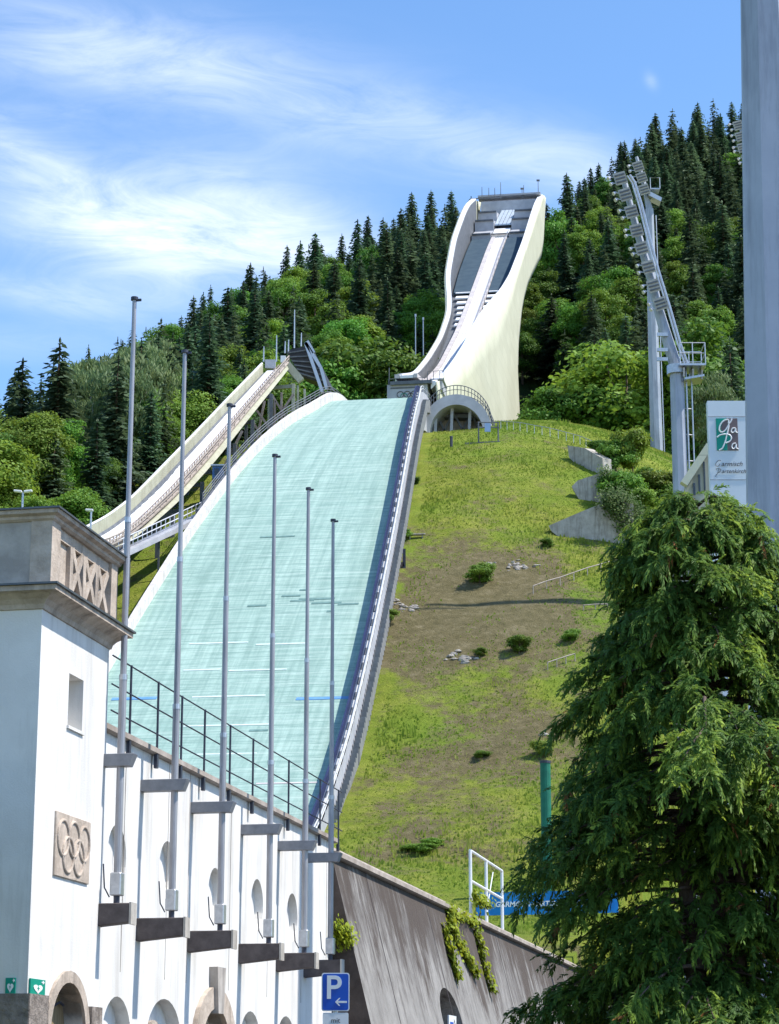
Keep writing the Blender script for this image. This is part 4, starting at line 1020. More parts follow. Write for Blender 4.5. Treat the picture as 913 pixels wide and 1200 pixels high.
mb = MB(); mb.box(p+V(-.0,-.1,-.3), p+V(.3,.2,2.0)); mb.build('post', M['darksteel'], t)
mb = MB(); mb.beam(p+V(-2.0,0,-.1), p+V(.1,0,.4), .2, .5); mb.build('step', M['wood_dark'], t)
mb = MB(); mb.tube([p+V(.1,0,1.9), p+V(-1.5,0,2.1)], .06, 5); mb.build('rail', M['dark_grey'], t)
p = ground(hit(486, 632, 150)); mb = MB(); mb.beam(p+V(-.8,0,.45), p+V(1.1,.2,.55), .5, .14); mb.beam(p+V(-.5,0,-.2), p+V(-.5,0,.45), .12, .12); mb.beam(p+V(.8,.1,-.2), p+V(.8,.1,.45), .12, .12)
tag(mb.build('bench', M['concrete'], bevel=.02), 'pale plank bench on the grass beside the landing slope', 'bench')
p = ground(hit(419, 897, 120)); t = thing('marker_post', p, 'short black post at the foot of the stairs beside the landing slope', 'post')
mb = MB(); mb.box(p+V(-.15,-.15,-.3), p+V(.15,.15,1.4)); mb.build('shaft', M['darksteel'], t); mb = MB(); mb.box(p+V(-.2,-.2,1.4), p+V(.2,.2,1.5)); mb.build('cap', M['dark_grey'], t)
# concrete retaining walls on the slope
def stub_wall(pp, label, th=1.2):
    h1, h2 = hit(*pp[-2], 180), hit(*pp[-1], 180); dv = nrm((h2-h1)*V(1,1,0)); n_ = V(dv[1],-dv[0],0); h1 = h1+n_*.5; Y = min(h1[1], h2[1])
    t = thing('retaining_wall', ground(h1), label, 'wall')
    P = [on_plane(px, py, h1, n_) for px, py in pp[:-2]]
    mb = MB(); mb.prism(P, -n_*th); mb.build('wall', M['concrete'], t)
    return Y
YA = stub_wall([(643,616),(680,600),(715,586),(742,590),(742,660),(715,660),(680,650),(646,622),(650,626),(715,634)], 'largest triangular concrete retaining wall, lowest of three on the grass slope')
YB = stub_wall([(670,570),(677,563),(705,554),(716,560),(716,604),(700,600),(678,584),(680,584),(714,590)], 'middle concrete retaining wall of three on the right of the slope')
YC = stub_wall([(665,522),(685,525),(706,537),(708,570),(690,560),(667,536),(668,538),(706,556)], 'smallest uppermost concrete retaining wall near the crest railing')

# ------------------------------------------------------------------ small ski jump on the left
sj = thing('small_ski_jump', V(-24,250,70), 'smaller timber and steel ski jump rising behind the landing slope', 'ski jump')
fr = [((99,620),212),((125,607),220),((154,585),230),((190,548),242),((229,508),258),((268,467),275),((307,427),294)]
nr = [((116,642),210),((140,633),218),((166,613),228),((204,577),242),((246,530),258),((290,477),276),((336,423),296)]
br_ = [((118,650),210),((142,645),218),((172,626),228),((211,592),242),((254,545),258),((298,488),276),((338,436),296)]
FL = resamp([at(*p, y).tolist() for p, y in fr], 34); NR = resamp([at(*p, y).tolist() for p, y in nr], 34)
BR = resamp([at(*p, y).tolist() for p, y in br_], 34); BR = NR*.42+BR*.58
M['cream_beam'] = surf('cream_painted_beam', (.37,.37,.27), (.47,.47,.36), .5, .7, streak=(.28,.25,.19), streak_amt=.6, bmp=.1)
M['timber_rail'] = surf('brown_rail_timber', (.26,.20,.17), (.40,.33,.29), .8, .8, bmp=.2)
mb = MB(); secs = []; s2 = []; s3 = []; s4 = []; s5 = []; s6 = []
inn = []
for i in range(34):
    a, c_, g_ = FL[i], NR[i], BR[i]; ac = c_-a; w = np.linalg.norm(ac[:2]); u = nrm(V(ac[0],ac[1],0)); hh = c_[2]-g_[2]
    zt = (a[2]+c_[2])/2-1.15
    fl = a+V(0,0,0); D = V(0,0,1)
    inn.append((a, c_, u, w))
    s2.append([a, a+u*.18, V(a[0],a[1],a[2]-1.5)+u*.18, V(a[0],a[1],a[2]-1.5)])
    s3.append([c_, c_-u*.18, V(c_[0],c_[1],c_[2]-1.0)-u*.18, V(c_[0],c_[1],c_[2]-1.0)])
    secs.append([V(a[0],a[1],a[2]-1.2)+u*.2, V(c_[0],c_[1],c_[2]-1.1)-u*.2, V(c_[0],c_[1],c_[2]-1.4)-u*.2, V(a[0],a[1],a[2]-1.5)+u*.2])
    m0 = V(a[0],a[1],a[2]-1.0); m1 = V(c_[0],c_[1],c_[2]-.9)
    s4.append([m0+(m1-m0)*.22, m0+(m1-m0)*.62, m0+(m1-m0)*.62-D*.3, m0+(m1-m0)*.22-D*.3])
    s5.append([c_+u*.05-D*.55, c_+u*.32-D*.55, g_+u*.32, g_+u*.05])
    s6.append([c_+u*.02-D*.02, c_+u*.4-D*.02, c_+u*.4-D*.2, c_+u*.02-D*.2])
for nm, sx, mt in (('deck', secs, M['dark_grey']), ('far_side_board', s2, M['cream_beam']), ('near_side_board', s3, M['timber_rail']), ('inrun_track', s4, M['snowtrack']), ('main_girder', s5, M['cream_beam']), ('edge_beam', s6, M['wood'])):
    mb = MB(); mb.loft(sx); mb.build(nm, mt, sj)
mb = MB(); mb.tube([q+V(0,0,.15) for q in FL], .14, 5); mb.build('handrail', M['white_paint'], sj)
mb = MB(); mb.tube([q+V(.3,0,.75) for q in NR], .09, 5); mb.tube([q+V(.3,0,.35) for q in NR], .06, 5)
for q in NR[::1]: mb.tube([q+V(.3,0,-.1), q+V(.3,0,.75)], .06, 4)
mb.build('handrail', M['wood'], sj)
mb = MB(); F3 = []
for i in range(34):
    a, c_, u, w = inn[i]; m0 = V(a[0],a[1],a[2]-1.0); m1 = V(c_[0],c_[1],c_[2]-.9); F3.append((m0+(m1-m0)*.68).tolist())
F3 = resamp(F3, 75)
for q in F3: mb.tube([q-V(0,0,.1), q+V(0,0,.55)], .055, 4)
mb.tube([q+V(0,0,.55) for q in F3], .05, 4)
mb.build('track_fence', M['timber_rail'], sj)
# trestles
for (x, yt, yb, Y) in ((344,450,500,292),(318,462,520,284),(296,492,540,276),(275,520,560,268),(252,550,590,258),(237,565,606,252),(212,596,634,243),(203,602,640,240),(185,620,652,234)):
    a = at(x, yt, Y); gz = Hs(a[0], Y)
    mb = MB(); mb.beam(V(a[0],Y,gz-1), a, .45, .45); mb.beam(V(a[0]-3.3,Y+1,gz-1), a+V(-3.3,1,0), .4, .4); mb.beam(a+V(-3.4,1,-.3), a+V(.2,0,-.3), .35, .5); mb.build('trestle', M['cream_beam'] if x == 344 else M['dark_grey'], sj)
mb = MB()
for a, c_, Y in (((300,480),(344,540),280),((318,462),(345,505),286),((297,495),(320,535),280),((275,520),(298,548),272),((310,470),(300,520),282),((344,462),(318,500),288),((322,470),(322,540),286),((330,460),(330,520),288),((312,500),(345,500),287),((300,520),(340,520),284),((284,505),(262,548),268)):
    mb = MB(); mb.beam(at(*a, Y), at(*c_, Y), .28, .28); mb.build('truss_brace', M['timber_rail'], sj)
for (x, yt, yb) in ((349,452,512),(357,456,520)):
    mb = MB(); mb.beam(at(x,yt,296), at(x+1,yb,296), .3, .3); mb.build('truss_post', M['cream_beam'], sj)
mb = MB(); mb.beam(at(337,428,296), at(353,447,296), .9, 1.0); mb.build('girder_head', M['cream_beam'], sj)
# start cabin with dark louvred roof
mb = MB(); sec0 = [(335,411),(361,405),(385,452),(352,440)]
mb.prism([at(*p, 302) for p in sec0], V(.8,5,.6)); mb.build('start_roof', surf('dark_roof', (.025,.03,.04), (.05,.055,.065), 1, .6, bmp=.3), sj)
mb = MB()
for f in np.linspace(.1, .9, 6):
    a = at(335+17*f, 411+29*f, 301.6); c_ = at(361+24*f, 405+47*f, 301.6); mb.beam(a, c_, .25, .18)
mb.build('roof_louvre', M['dark_grey'], sj)
mb = MB()
for a, c_ in (((358,402),(378,460)),((358,402),(376,431)),((376,431),(383,456)),((360,400),(368,414))): mb.beam(at(*a, 301), at(*c_, 301), .45, .45)
mb.build('roof_frame', M['steel'], sj)
mb = MB(); mb.obox(at(317,428,295), V(.7,0,0), V(0,.7,0), V(0,0,.6)); mb.build('start_cabin', M['grey_paint'], sj)
mb = MB(); mb.obox(at(332,422,298), V(.35,0,0), V(0,.5,0), V(0,0,.5)); mb.build('start_gate', M['white_paint'], sj)
for x, y0, y1 in ((345,408,363),(324,424,393),(334,414,400),(353,406,390),(309,424,406),(338,412,398)):
    mb = MB(); mb.tube([at(x,y0,300), at(x+.4,y1,300)], [.12,.07], 5); mb.build('antenna', M['steel'], sj)
# ramp gallery on the left of the landing slope
t = thing('covered_walkway', at(190,628,222)-V(0,0,4), 'long grey railed walkway climbing from the left to the landing slope', 'walkway')
A0, A1 = at(128,656,216), at(240,603,236)
mb = MB(); mb.beam(A0, A1, 1.6, .5); mb.build('deck', M['grey_paint'], t)
mb = MB(); d_ = (A1-A0)
for f in np.linspace(0, 1, 22): mb.tube([A0+d_*f+V(0,-.8,.2), A0+d_*f+V(0,-.8,1.3)], .05, 4)
for z in (.7, 1.3): mb.tube([A0+V(0,-.8,z), A1+V(0,-.8,z)], .07, 5)
mb.build('railing', M['steel'], t)
for f in (.2, .5, .8):
    q = A0+d_*f; mb = MB(); mb.beam(V(q[0],q[1],Hs(q[0],q[1])-.5), q-V(0,0,.2), .2, .2); mb.build('support', M['dark_grey'], t)
# blue cabin under the small jump
p = at(253,560,250); gz = Hs(p[0],p[1]); t = thing('service_cabin', V(p[0],p[1],gz), 'small blue cabin on stilts under the small ski jump', 'cabin')
a = at(249,546,250); c_ = at(261,561,250)
mb = MB(); mb.box((a[0],250,c_[2]), (c_[0],252.5,a[2])); mb.build('cabin_wall', M['cabin_blue'], t)
mb = MB(); mb.box((a[0]-.2,249.8,a[2]), (c_[0]+.2,252.7,a[2]+.15)); mb.build('roof', M['steel'], t)
mb = MB(); mb.box((a[0]+.25,249.93,c_[2]+.5), (a[0]+.75,249.995,a[2]-.3)); mb.build('window', M['windowglass'], t)
for x in (a[0]+.1, c_[0]-.1):
    mb = MB(); mb.box((x-.12,250.1,gz-.5), (x+.12,250.4,c_[2]-.003)); mb.build('stilt', M['dark_grey'], t)
# street lamps at the wood edge
for px, py, two, lab in ((27,577,True,'twin headed grey lamp post in front of the bright trees above the tower parapet'), (107,599,False,'single headed lamp post by the foot of the small ski jump')):
    Y = 150 if two else 160; top = at(px, py, Y); gz = Hs(top[0], top[1])
    t = thing('street_lamp', V(top[0],Y,gz), lab, 'lamp post')
    mb = MB(); mb.tube([V(top[0],Y,gz-.3), top], [.10,.07], 8); mb.build('pole', M['steel'], t)
    for sg_ in ((-1,1) if two else (-.4,)):
        mb = MB(); mb.obox(top+V(sg_*.35,0,.08), V(.28,0,.03*sg_), V(0,.14,0), V(0,0,.07)); mb.build('lamp_head', M['white_paint'], t, bevel=.03)
# tall slim masts in the wood left of the tower
for px, y0, y1 in ((487,425,370),(496,425,374)):
    p = at(px, y1, 372); gz = Hs(p[0], 372); t = thing('slim_mast', V(p[0],372,gz), 'slim grey mast in the trees left of the tower, '+('taller of two' if px == 487 else 'shorter of two'), 'mast')
    mb = MB(); mb.tube([V(p[0],372,gz-1), p], [.16,.08], 6); mb.build('shaft', M['steel'], t); mb = MB(); mb.tube([p-V(0,0,.2), p+V(0,0,.3)], .16, 6); mb.build('cap', M['steel'], t)

# ------------------------------------------------------------------ floodlight masts
def oct_pole(mb, x, y, z0, z1, r0, r1, n=8, ph=.39):
    return mb.loft([[V(x+r*math.cos(ph+2*math.pi*k/n), y+r*math.sin(ph+2*math.pi*k/n), z) for k in range(n)] for z, r in ((z0, r0), (z1, r1))])
def flood_unit(c, tang, side, parent, sz):
    """lamp bank: backed panel with three slats, and two lamp heads on the other side"""
    tang = nrm(tang); out = nrm(V(0,-1,-.25)); sd_ = nrm(np.cross(tang, out))
    mb = MB(); mb.obox(c, sd_*sz*.42, tang*sz*.46, out*sz*.10)
    p = mb.build('floodlight_panel', M['lamp_back'], parent)
    mb = MB()
    for k in (-.26, .0, .26): mb.obox(c+tang*sz*k+out*sz*.13, sd_*sz*.36, tang*sz*.055, out*sz*.03)
    mb.build('slat', M['dark_grey'], p)
    for k in (-.3, .2):
        q = c-sd_*side*sz*(.66+.12*rng.random())+tang*sz*(k+.14*rng.random())
        mb = MB(); d2 = nrm(-sd_*side*.8+V(0,-.4,-.4)); mb.tube([q-d2*sz*.16, q+d2*sz*.02, q+d2*sz*.12], [sz*.06, sz*.13, sz*.15], 9); lh_ = mb.build('lamp', M['lamp_glass'], parent)
        mb = MB(); mb.beam(q-d2*sz*.1, c-sd_*side*sz*.35+tang*sz*k, sz*.05, sz*.05); mb.build('lamp_arm', M['steel'], lh_)
mY = 120.; px = mY/FPX*.97
b0 = at(793,432,mY); t = thing('floodlight_mast', V(b0[0],mY,0), 'nearest floodlight mast with a long curved boom of lamps and a platform', 'floodlight mast', None)
mb = MB(); oct_pole(mb, b0[0], mY, -.3, b0[2], .62, .40); mb.build('pole', M['mast'], t)
mb = MB(); mb.tube([b0-V(0,0,.35), b0+V(0,0,.15)], .55, 16); mb.build('flange', M['steel'], t)
boom = [at(x, y, mY-.0) for x, y in ((793,432),(786,410),(778,384),(771,360),(764,330),(755,300),(746,268),(738,238),(730,206))]
mb = MB(); mb.tube(boom, np.linspace(.36, .16, 9), 10); mb.build('boom', M['mast'], t)
mb = MB(); mb.tube([at(x, y, mY-.3) for x, y in ((806,427),(797,402),(785,360),(772,318),(763,285),(752,240),(744,214),(738,205))], .075, 6); mb.tube([at(x-3, y+1, mY-.6) for x, y in ((806,427),(797,402),(785,360),(772,318),(763,285),(752,240),(744,214),(738,205))], .05, 6); mb.build('ladder_rail', M['steel'], t)
pc_ = [(727,209),(733,228),(740,248),(746,270),(752,291),(760,313),(766,335),(774,356)]
for i, q in enumerate(pc_):
    nx = pc_[min(i+1, 7)]; pv = pc_[max(i-1, 0)]
    flood_unit(at(*q, mY-.75), at(*pv, mY)-at(*nx, mY), 1, t, .80)
fl0 = at(810,432,mY)
mb = MB(); mb.obox(fl0, V(.72,0,0), V(0,.8,0), V(0,0,.06)); 
for k in (-.5,0,.5): mb.beam(fl0+V(k,-.7,-.5-.15*k), fl0+V(k,.7,-.1), .08, .5)
mb.obox(at(812,446,mY), V(.55,0,.1), V(0,.7,0), V(0,0,.06)); mb.build('platform', M['steel'], t)
mb = MB()
for dx_ in (-.7, 0, .7):
    for dy_ in (-.78, .78): mb.tube([fl0+V(dx_,dy_,0), fl0+V(dx_,dy_,1.25)], .03, 5)
for z in (.65, 1.25): mb.tube([fl0+V(-.7,-.78,z), fl0+V(.7,-.78,z), fl0+V(.7,.78,z), fl0+V(-.7,.78,z)], .03, 5)
mb.build('platform_rail', M['steel'], t)
for y_ in (392, 410, 421):
    mb = MB(); a = at(770,y_,mY-.4); mb.beam(a, a+V(.6,0,0), .12, .2); mb.build('junction_box', M['steel'], t)
lx = at(803.5,440,mY)[0]
mb = MB(); mb.tube([V(lx,mY-.2,0), V(lx,mY-.2,b0[2]-.2)], .05, 6); mb.tube([V(lx+.3,mY-.1,0), V(lx+.3,mY-.1,b0[2]-.2)], .04, 6)
for z in np.arange(1, b0[2]-1, 1.5): mb.tube([V(lx-.3,mY-.2,z), V(lx+.3,mY-.1,z)], .03, 5)
mb.build('ladder', M['steel'], t)
# farther mast
Y2 = 312.; b1 = at(761,245,Y2); gz = Hs(b1[0]+.3, Y2)
t = thing('floodlight_mast', V(b1[0],Y2,gz), 'slender farther floodlight mast rising from the bushes behind the curved boom', 'floodlight mast')
mb = MB(); oct_pole(mb, b1[0], Y2, gz-1, b1[2], .95, .62); mb.build('pole', M['mast'], t)
mb = MB(); mb.tube([V(b1[0]+1.1,Y2,gz), V(b1[0]+.95,Y2,b1[2]-1)], .08, 5); mb.build('ladder', M['steel'], t)
bm2 = [at(x, y, Y2) for x, y in ((761,245),(757,225),(752,205),(746,184))]
mb = MB(); mb.tube(bm2, [.5,.4,.32,.25], 8); mb.build('boom', M['mast'], t)
for i, q in enumerate(((755,222),(752,208),(748,195))): flood_unit(at(*q, Y2-1.2), V(-.3,0,1), 1, t, 1.7)
f2 = at(767,224,Y2)
mb = MB(); mb.obox(f2, V(.7,0,0), V(0,1,0), V(0,0,.1)); mb.obox(at(767,233,Y2), V(.9,0,-.5), V(0,1,0), V(.1,0,.3)); mb.build('platform', M['steel'], t)
mb = MB(); mb.tube([f2+V(-.7,-1,0), f2+V(-.7,-1,1.7), f2+V(.7,-1,1.7), f2+V(.7,-1,0)], .07, 5); mb.build('platform_rail', M['steel'], t)
# third mast, mostly behind the big pylon
Y3 = 210.; b2 = at(889,200,Y3); gz = Hs(b2[0], Y3)
t = thing('floodlight_mast', V(b2[0],Y3,gz), 'third floodlight mast, hidden behind the huge grey pylon at the right edge', 'floodlight mast')
mb = MB(); oct_pole(mb, b2[0], Y3, gz-1, b2[2], .75, .5); mb.build('pole', M['mast'], t)
mb = MB(); mb.tube([at(x, y, Y3) for x, y in ((889,202),(880,184),(872,160),(866,142))], [.4,.35,.28,.2], 8); mb.build('boom', M['mast'], t)
for q in ((865,147),(867.5,160),(870,173),(875,186)): flood_unit(at(*q, Y3-.8), V(-.25,0,1), 1, t, 1.05)
# huge pylon at the right edge
Y4 = 50.; c0 = at(917,600,Y4); c1 = at(906,-20,Y4)
t = thing('light_pylon', V(c0[0]+.12,Y4,0), 'huge grey faceted steel pylon at the right edge, behind the conifer', 'pylon')
mb = MB(); zt = c1[2]+3; R0 = .86; R1 = .60; ph = -math.pi/2+.30
mb.loft([[V(c0[0]+(c1[0]-c0[0])*f*.55+r*math.cos(ph+2*math.pi*k/8), Y4+r*math.sin(ph+2*math.pi*k/8), z) for k in range(8)] for f, z, r in ((-.7,-.3,.98),(0,c0[2],.86),(1,zt,.58))]); mb.build('shaft', M['mast'], t)
for zz in (5.5, 13.2):
    mb = MB(); rr = np.interp(zz, [0, c0[2], zt], [.98,.86,.58])+.012
    mb.loft([[V(c0[0]+(c1[0]-c0[0])*.55*(zz-c0[2])/(zt-c0[2])+rr*math.cos(ph+2*math.pi*k/8), Y4+rr*math.sin(ph+2*math.pi*k/8), z) for k in range(8)] for z in (zz, zz+.03)]); mb.build('weld_band', M['steel'], t)

# ------------------------------------------------------------------ logo sign
GY = 92.; a = at(828.5,470.5,GY); c_ = at(880,581,GY)
t = thing('town_logo_sign', V((a[0]+c_[0])/2,GY,0), 'white panel sign with green and taupe town logo beside the huge pylon', 'sign')
sx = (c_[0]-a[0])/51.5; sz = (a[2]-c_[2])/110.5
def G(px, py, dy=-.13): return V(a[0]+(px-828.5)*sx, GY+dy, a[2]-(py-470.5)*sz)
mb = MB(); mb.box((a[0],GY-.1,c_[2]-6), (c_[0],GY+.3,a[2])); mb.build('panel', surf('enamel_panel', (.60,.66,.70), (.66,.72,.76), .6, .4, bmp=.03), t)
mb = MB()
for y_ in (489, 563):
    mb = MB(); mb.beam(G(828.5,y_,-.105), G(880,y_,-.105), .02, .03); mb.build('panel_seam', M['grey_paint'], t)
mb = MB(); mb.prism([G(838.5,491.5), G(852,491.5), G(852,529), G(838.5,529)], V(0,.02,0)); mb.build('logo_field', M['sign_green'], t)
mb = MB(); mb.prism([G(852.05,491.5), G(866,491.5), G(866,529), G(852.05,529)], V(0,.02,0)); mb.build('logo_field', M['sign_brown'], t)
mb = MB(); mb.prism([G(839,512), G(848,509.5), G(857,511), G(856.5,518), G(852,521.5), G(848,523), G(845,528.9), G(839,528.9)], V(0,-.004,0)); mb.build('logo_field', M['sign_green'], t)
mb = MB(); mb.prism([G(844,504), G(847,496), G(853,492.5), G(857,494), G(853,501), G(847,507)], V(0,-.005,0)); mb.build('logo_field', M['sign_brown'], t)
def stroke(pp, w, nm='logo_stroke', mat='sign_white', dy=-.15):
    Q = resamp([(x, y, 0) for x, y in pp], 26); mb = MB()
    mb.tube([G(x, y, dy) for x, y, _ in Q], w*sx, 6); return mb.build(nm, M[mat], t)
stroke([(859,492),(857,497),(853,499),(856,493),(850,493),(844,498),(841.5,505),(843,508.5),(848,508),(853,502),(855,498)], .95)
stroke([(855,500),(852,510),(849,520),(845,527.5),(841,529)], .95)
stroke([(863,503),(859,503),(857,507),(859,509),(862,507),(863.5,502.5),(863,508),(866,508.5)], .8)
stroke([(839,514),(843,511),(850,510),(856,511),(858,515),(855,519),(850,520.5)], .95)
stroke([(863,521),(859,521),(857,525),(859,528),(862,526),(863.5,521),(863,527),(866,527.5)], .8)
stroke([(843,541),(840,540.5),(836.5,543.5),(836,547),(839,548),(842,545),(840,545)], .36, 'script', 'ringcol')
text_part('script', 'armisch', 7.6*sz, G(843,545,-.14), XA, UP, TOCAM, M['ringcol'], t, shear=.35, align='LEFT')
stroke([(836,551),(840,550),(843,551.5),(841,554.5),(838.5,555)], .36, 'script', 'ringcol'); stroke([(840,551),(838,556),(835,560)], .36, 'script', 'ringcol')
text_part('script', 'artenkirchen', 6.6*sz, G(843,553.5,-.14), XA, UP, TOCAM, M['ringcol'], t, shear=.35, align='LEFT')
mb = MB(); mb.box((a[0]+.2,GY-.05,-.2), (a[0]+.45,GY+.2,c_[2]-5.9)); mb.build('leg', M['steel'], t); mb = MB(); mb.box((c_[0]-.45,GY-.05,-.2), (c_[0]-.2,GY+.2,c_[2]-5.9)); mb.build('leg', M['steel'], t)
# sloping cream stand structure left of the sign
Y5 = 104.
t = thing('stair_hall', V(at(818,600,Y5)[0],Y5,0), 'cream slanting stair hall roof edge just left of the town logo sign', 'building')
mb = MB(); mb.prism([at(x, y, Y5) for x, y in ((803,566),(829,527),(845,520),(845,600),(803,600))], V(.5,7,0)); mb.build('wall', M['cream_beam'], t)
mb = MB(); mb.beam(at(801,568,Y5-.1), at(831,523,Y5-.1), .5, .35); mb.build('roof_edge', M['cream'], t)
for x, y0_, y1_ in ((824,541,575),(818,556,578),(812,566,580)):
    mb = MB(); p0, p1 = at(x,y0_,Y5-.05), at(x+3,y1_,Y5-.05); mb.box((p0[0],Y5-.06,p1[2]), (p1[0],Y5-.004,p0[2])); mb.build('window', M['windowglass'], t)
zb_ = at(803,600,Y5)[2]
mb = MB(); x0_, x1_ = at(803,600,Y5)[0], at(845,600,Y5)[0]; mb.box((x0_+.1,Y5+.1,-.2), (x1_-.1,Y5+6.8,zb_-.003)); mb.build('lower_wall', M['concrete'], t)
# ------------------------------------------------------------------ trees
def unit(v): return v/np.maximum(np.linalg.norm(v, axis=-1, keepdims=True), 1e-9)
def spruce_mesh(h, r, seed, nb=230):
    g = np.random.default_rng(seed); C=[];U=[];Wd=[];Nn=[]
    bite = [(g.uniform(0,6.28), g.uniform(.1,.8), g.uniform(.35,.7)) for _ in range(5)]
    for i in range(nb):
        f = 1-((i+g.uniform(0,1))/nb)**.62; f = .05+.95*f
        a = i*2.39996+g.uniform(-.4,.4); z0 = h*f
        L = r*(1-f)**.82*g.uniform(.72,1.15)+.22
        for ba, bf, bs in bite:
            if abs(f-bf) < .07 and math.cos(a-ba) > .5: L *= bs
        d = np.array([math.cos(a), math.sin(a), 0]); sd = np.array([-d[1], d[0], 0])
        m = max(2, int(L/.5)); q = (np.arange(m)+.75)/m
        zz = z0+L*(.12*q-.55*q**1.5+.16*q**4)
        for j in range(m):
            wj = .62*(1-.5*q[j])+.12
            for sgn in (-1, 1):
                c = d*L*q[j]+sd*sgn*wj*.5*g.uniform(.5,1.3)+np.array([0,0,zz[j]-.14+g.normal()*.10])
                u = unit(d*.6+sd*sgn*.65+np.array([0,0,-.45+g.normal()*.22]))
                w = unit(np.cross(u, np.array([g.normal()*.5, g.normal()*.5, 1])))
                C.append(c); U.append(u*wj*g.uniform(.75,1.2)); Wd.append(w*wj*.46); Nn.append(d*.7+sd*sgn*.3+np.array([0,0,.6])+g.normal(size=3)*.28)
    for i in range(7):
        z = h-.22*i; C.append(np.array([0,0,z+.15])); a = g.uniform(0,6.28); U.append(np.array([0,0,.42])); Wd.append(np.array([math.cos(a),math.sin(a),0])*.15); Nn.append(np.array([math.cos(a),math.sin(a),.4]))
    return cards(*map(np.array, (C,U,Wd,Nn)), name='spruce_crown')
def broad_mesh(h, r, seed, leaf=.42, per=190, nl=26, squash=1.0, weep=0):
    g = np.random.default_rng(seed); C=[];U=[];Wd=[];Nn=[]
    cz = h*.58; rz = h*.42*squash; lob=[]
    for i in range(nl):
        v = unit(g.normal(size=3)); v[2] = v[2]*.95+.12; v = unit(v)
        p = np.array([v[0]*r, v[1]*r, v[2]*rz])*g.uniform(.52,.92); lob.append((p+np.array([0,0,cz]), r*g.uniform(.20,.40)))
    for p, lr in lob:
        n = int(per*(lr/(r*.35))**2)
        v = unit(g.normal(size=(n,3))); rad = lr*(g.uniform(.05,1.25,n)**.55)
        c = p+v*rad[:,None]*np.array([1.25,1.25,.70])*g.uniform(.8,1.25,3)+g.normal(size=(n,3))*leaf*.5
        outer = unit(c-np.array([0,0,cz*.85]))
        nn = unit(v*.5+outer*.4+np.array([0,0,.35])+g.normal(size=(n,3))*.48)
        u = unit(np.cross(nn, unit(g.normal(size=(n,3)))))
        if weep: u = unit(u*.6+np.array([0,0,-1])*weep); nn = unit(nn-u*np.sum(nn*u,1,keepdims=True))
        w = np.cross(nn, u); s = leaf*g.uniform(.6,1.3,n)
        C.append(c); U.append(u*s[:,None]*(1.5 if weep else 1)); Wd.append(w*s[:,None]*(.35 if weep else .7)); Nn.append(nn)
    return cards(*[np.concatenate(x) for x in (C,U,Wd,Nn)], name='broad_crown'), lob
def trunk_mesh(h, r0, limbs, mat):
    mb = MB(); mb.tube([(0,0,-1.5),(.05,.02,h*.35),(-.04,.05,h*.7),(0,0,h)], [r0*1.2,r0*.8,r0*.5,.05], 7)
    for p in limbs:
        p = np.array(p); b0 = np.array([0,0,max(.6,p[2]*.55)]); mb.tube([b0, (b0+p)/2+np.array([0,0,.3]), p], [r0*.45,r0*.28,.05], 5)
    me = bpy.data.meshes.new('trunk'); me.from_pydata([tuple(v) for v in mb.v], [], mb.f); me.materials.append(mat)
    me.polygons.foreach_set('use_smooth', [True]*len(me.polygons)); return me
PRO = {'spruce': [], 'broad': [], 'willow': [], 'bush': []}
for i in range(7):
    h = 24; r = [4.6,5.2,4.0,4.9,5.6,4.3,3.8][i]
    cm = spruce_mesh(h, r, 100+i, 250); cm.materials.append(M['spruce']); PRO['spruce'].append((cm, trunk_mesh(h*.97, .30, [], M['bark'])))
for i in range(7):
    h = 17; cm, lob = broad_mesh(h, [4.6,5.2,4.2,5.6,4.8,4.4,5.0][i], 200+i, .25, 430, 36+i % 3*5); cm.materials.append(M['leaf'])
    PRO['broad'].append((cm, trunk_mesh(h*.8, .34, [l[0] for l in lob[:9]], M['bark'])))
for i in range(3):
    h = 19; cm, lob = broad_mesh(h, 4.6, 300+i, .30, 330, 30, 1.05, weep=1.1); cm.materials.append(M['willow']); PRO['willow'].append((cm, trunk_mesh(h*.85, .28, [l[0] for l in lob[:12]], M['birchbark'])))
for i in range(3):
    cm, lob = broad_mesh(3.2, 1.7, 400+i, .10, 420, 22, .95); cm.materials.append(M['bush']); PRO['bush'].append((cm, trunk_mesh(2.4, .07, [l[0] for l in lob[:7]], M['bark'])))
# finer crowns for the nearer wood
FINE = []
for i in range(3):
    h = 17; cm, lob = broad_mesh(h, [5.4,5.0,5.8][i], 230+i, .19, 900, 40); cm.materials.append(M['leaf']); FINE.append((cm, trunk_mesh(h*.8, .36, [l[0] for l in lob[:10]], M['bark'])))
def plant(kind, x, y, z, sc, label, cat, group=None, name=None, pro=None, var=None, wide=1.0):
    cm, tm = pro or PRO[kind][rng.integers(len(PRO[kind])) if var is None else var]
    nm = name or {'spruce':'spruce_tree','broad':'broadleaf_tree','willow':'birch_tree','bush':'bush'}[kind]
    t = bpy.data.objects.new(nm, None); COL.objects.link(t); t.empty_display_size = .5
    t.location = (x, y, z); t.rotation_euler = (0, 0, float(rng.uniform(0, 6.28))); t.scale = (sc*wide, sc*wide, sc)
    WL[t] = np.array([x,y,z]); tag(t, label, cat, group)
    for pn, me_ in (('crown', cm), ('trunk' if kind != 'bush' else 'stem', tm)):
        o = bpy.data.objects.new(pn, me_); COL.objects.link(o); o.parent = t
    return t
def region(px, py):
    if px < 165 and py > 505: return 'left'
    if px < 300: return 'leftridge' if py < 425 else 'leftmid'
    if px < 540: return 'midridge' if py < 345 else 'midslope'
    return 'rightridge' if py < 300 else 'rightslope'
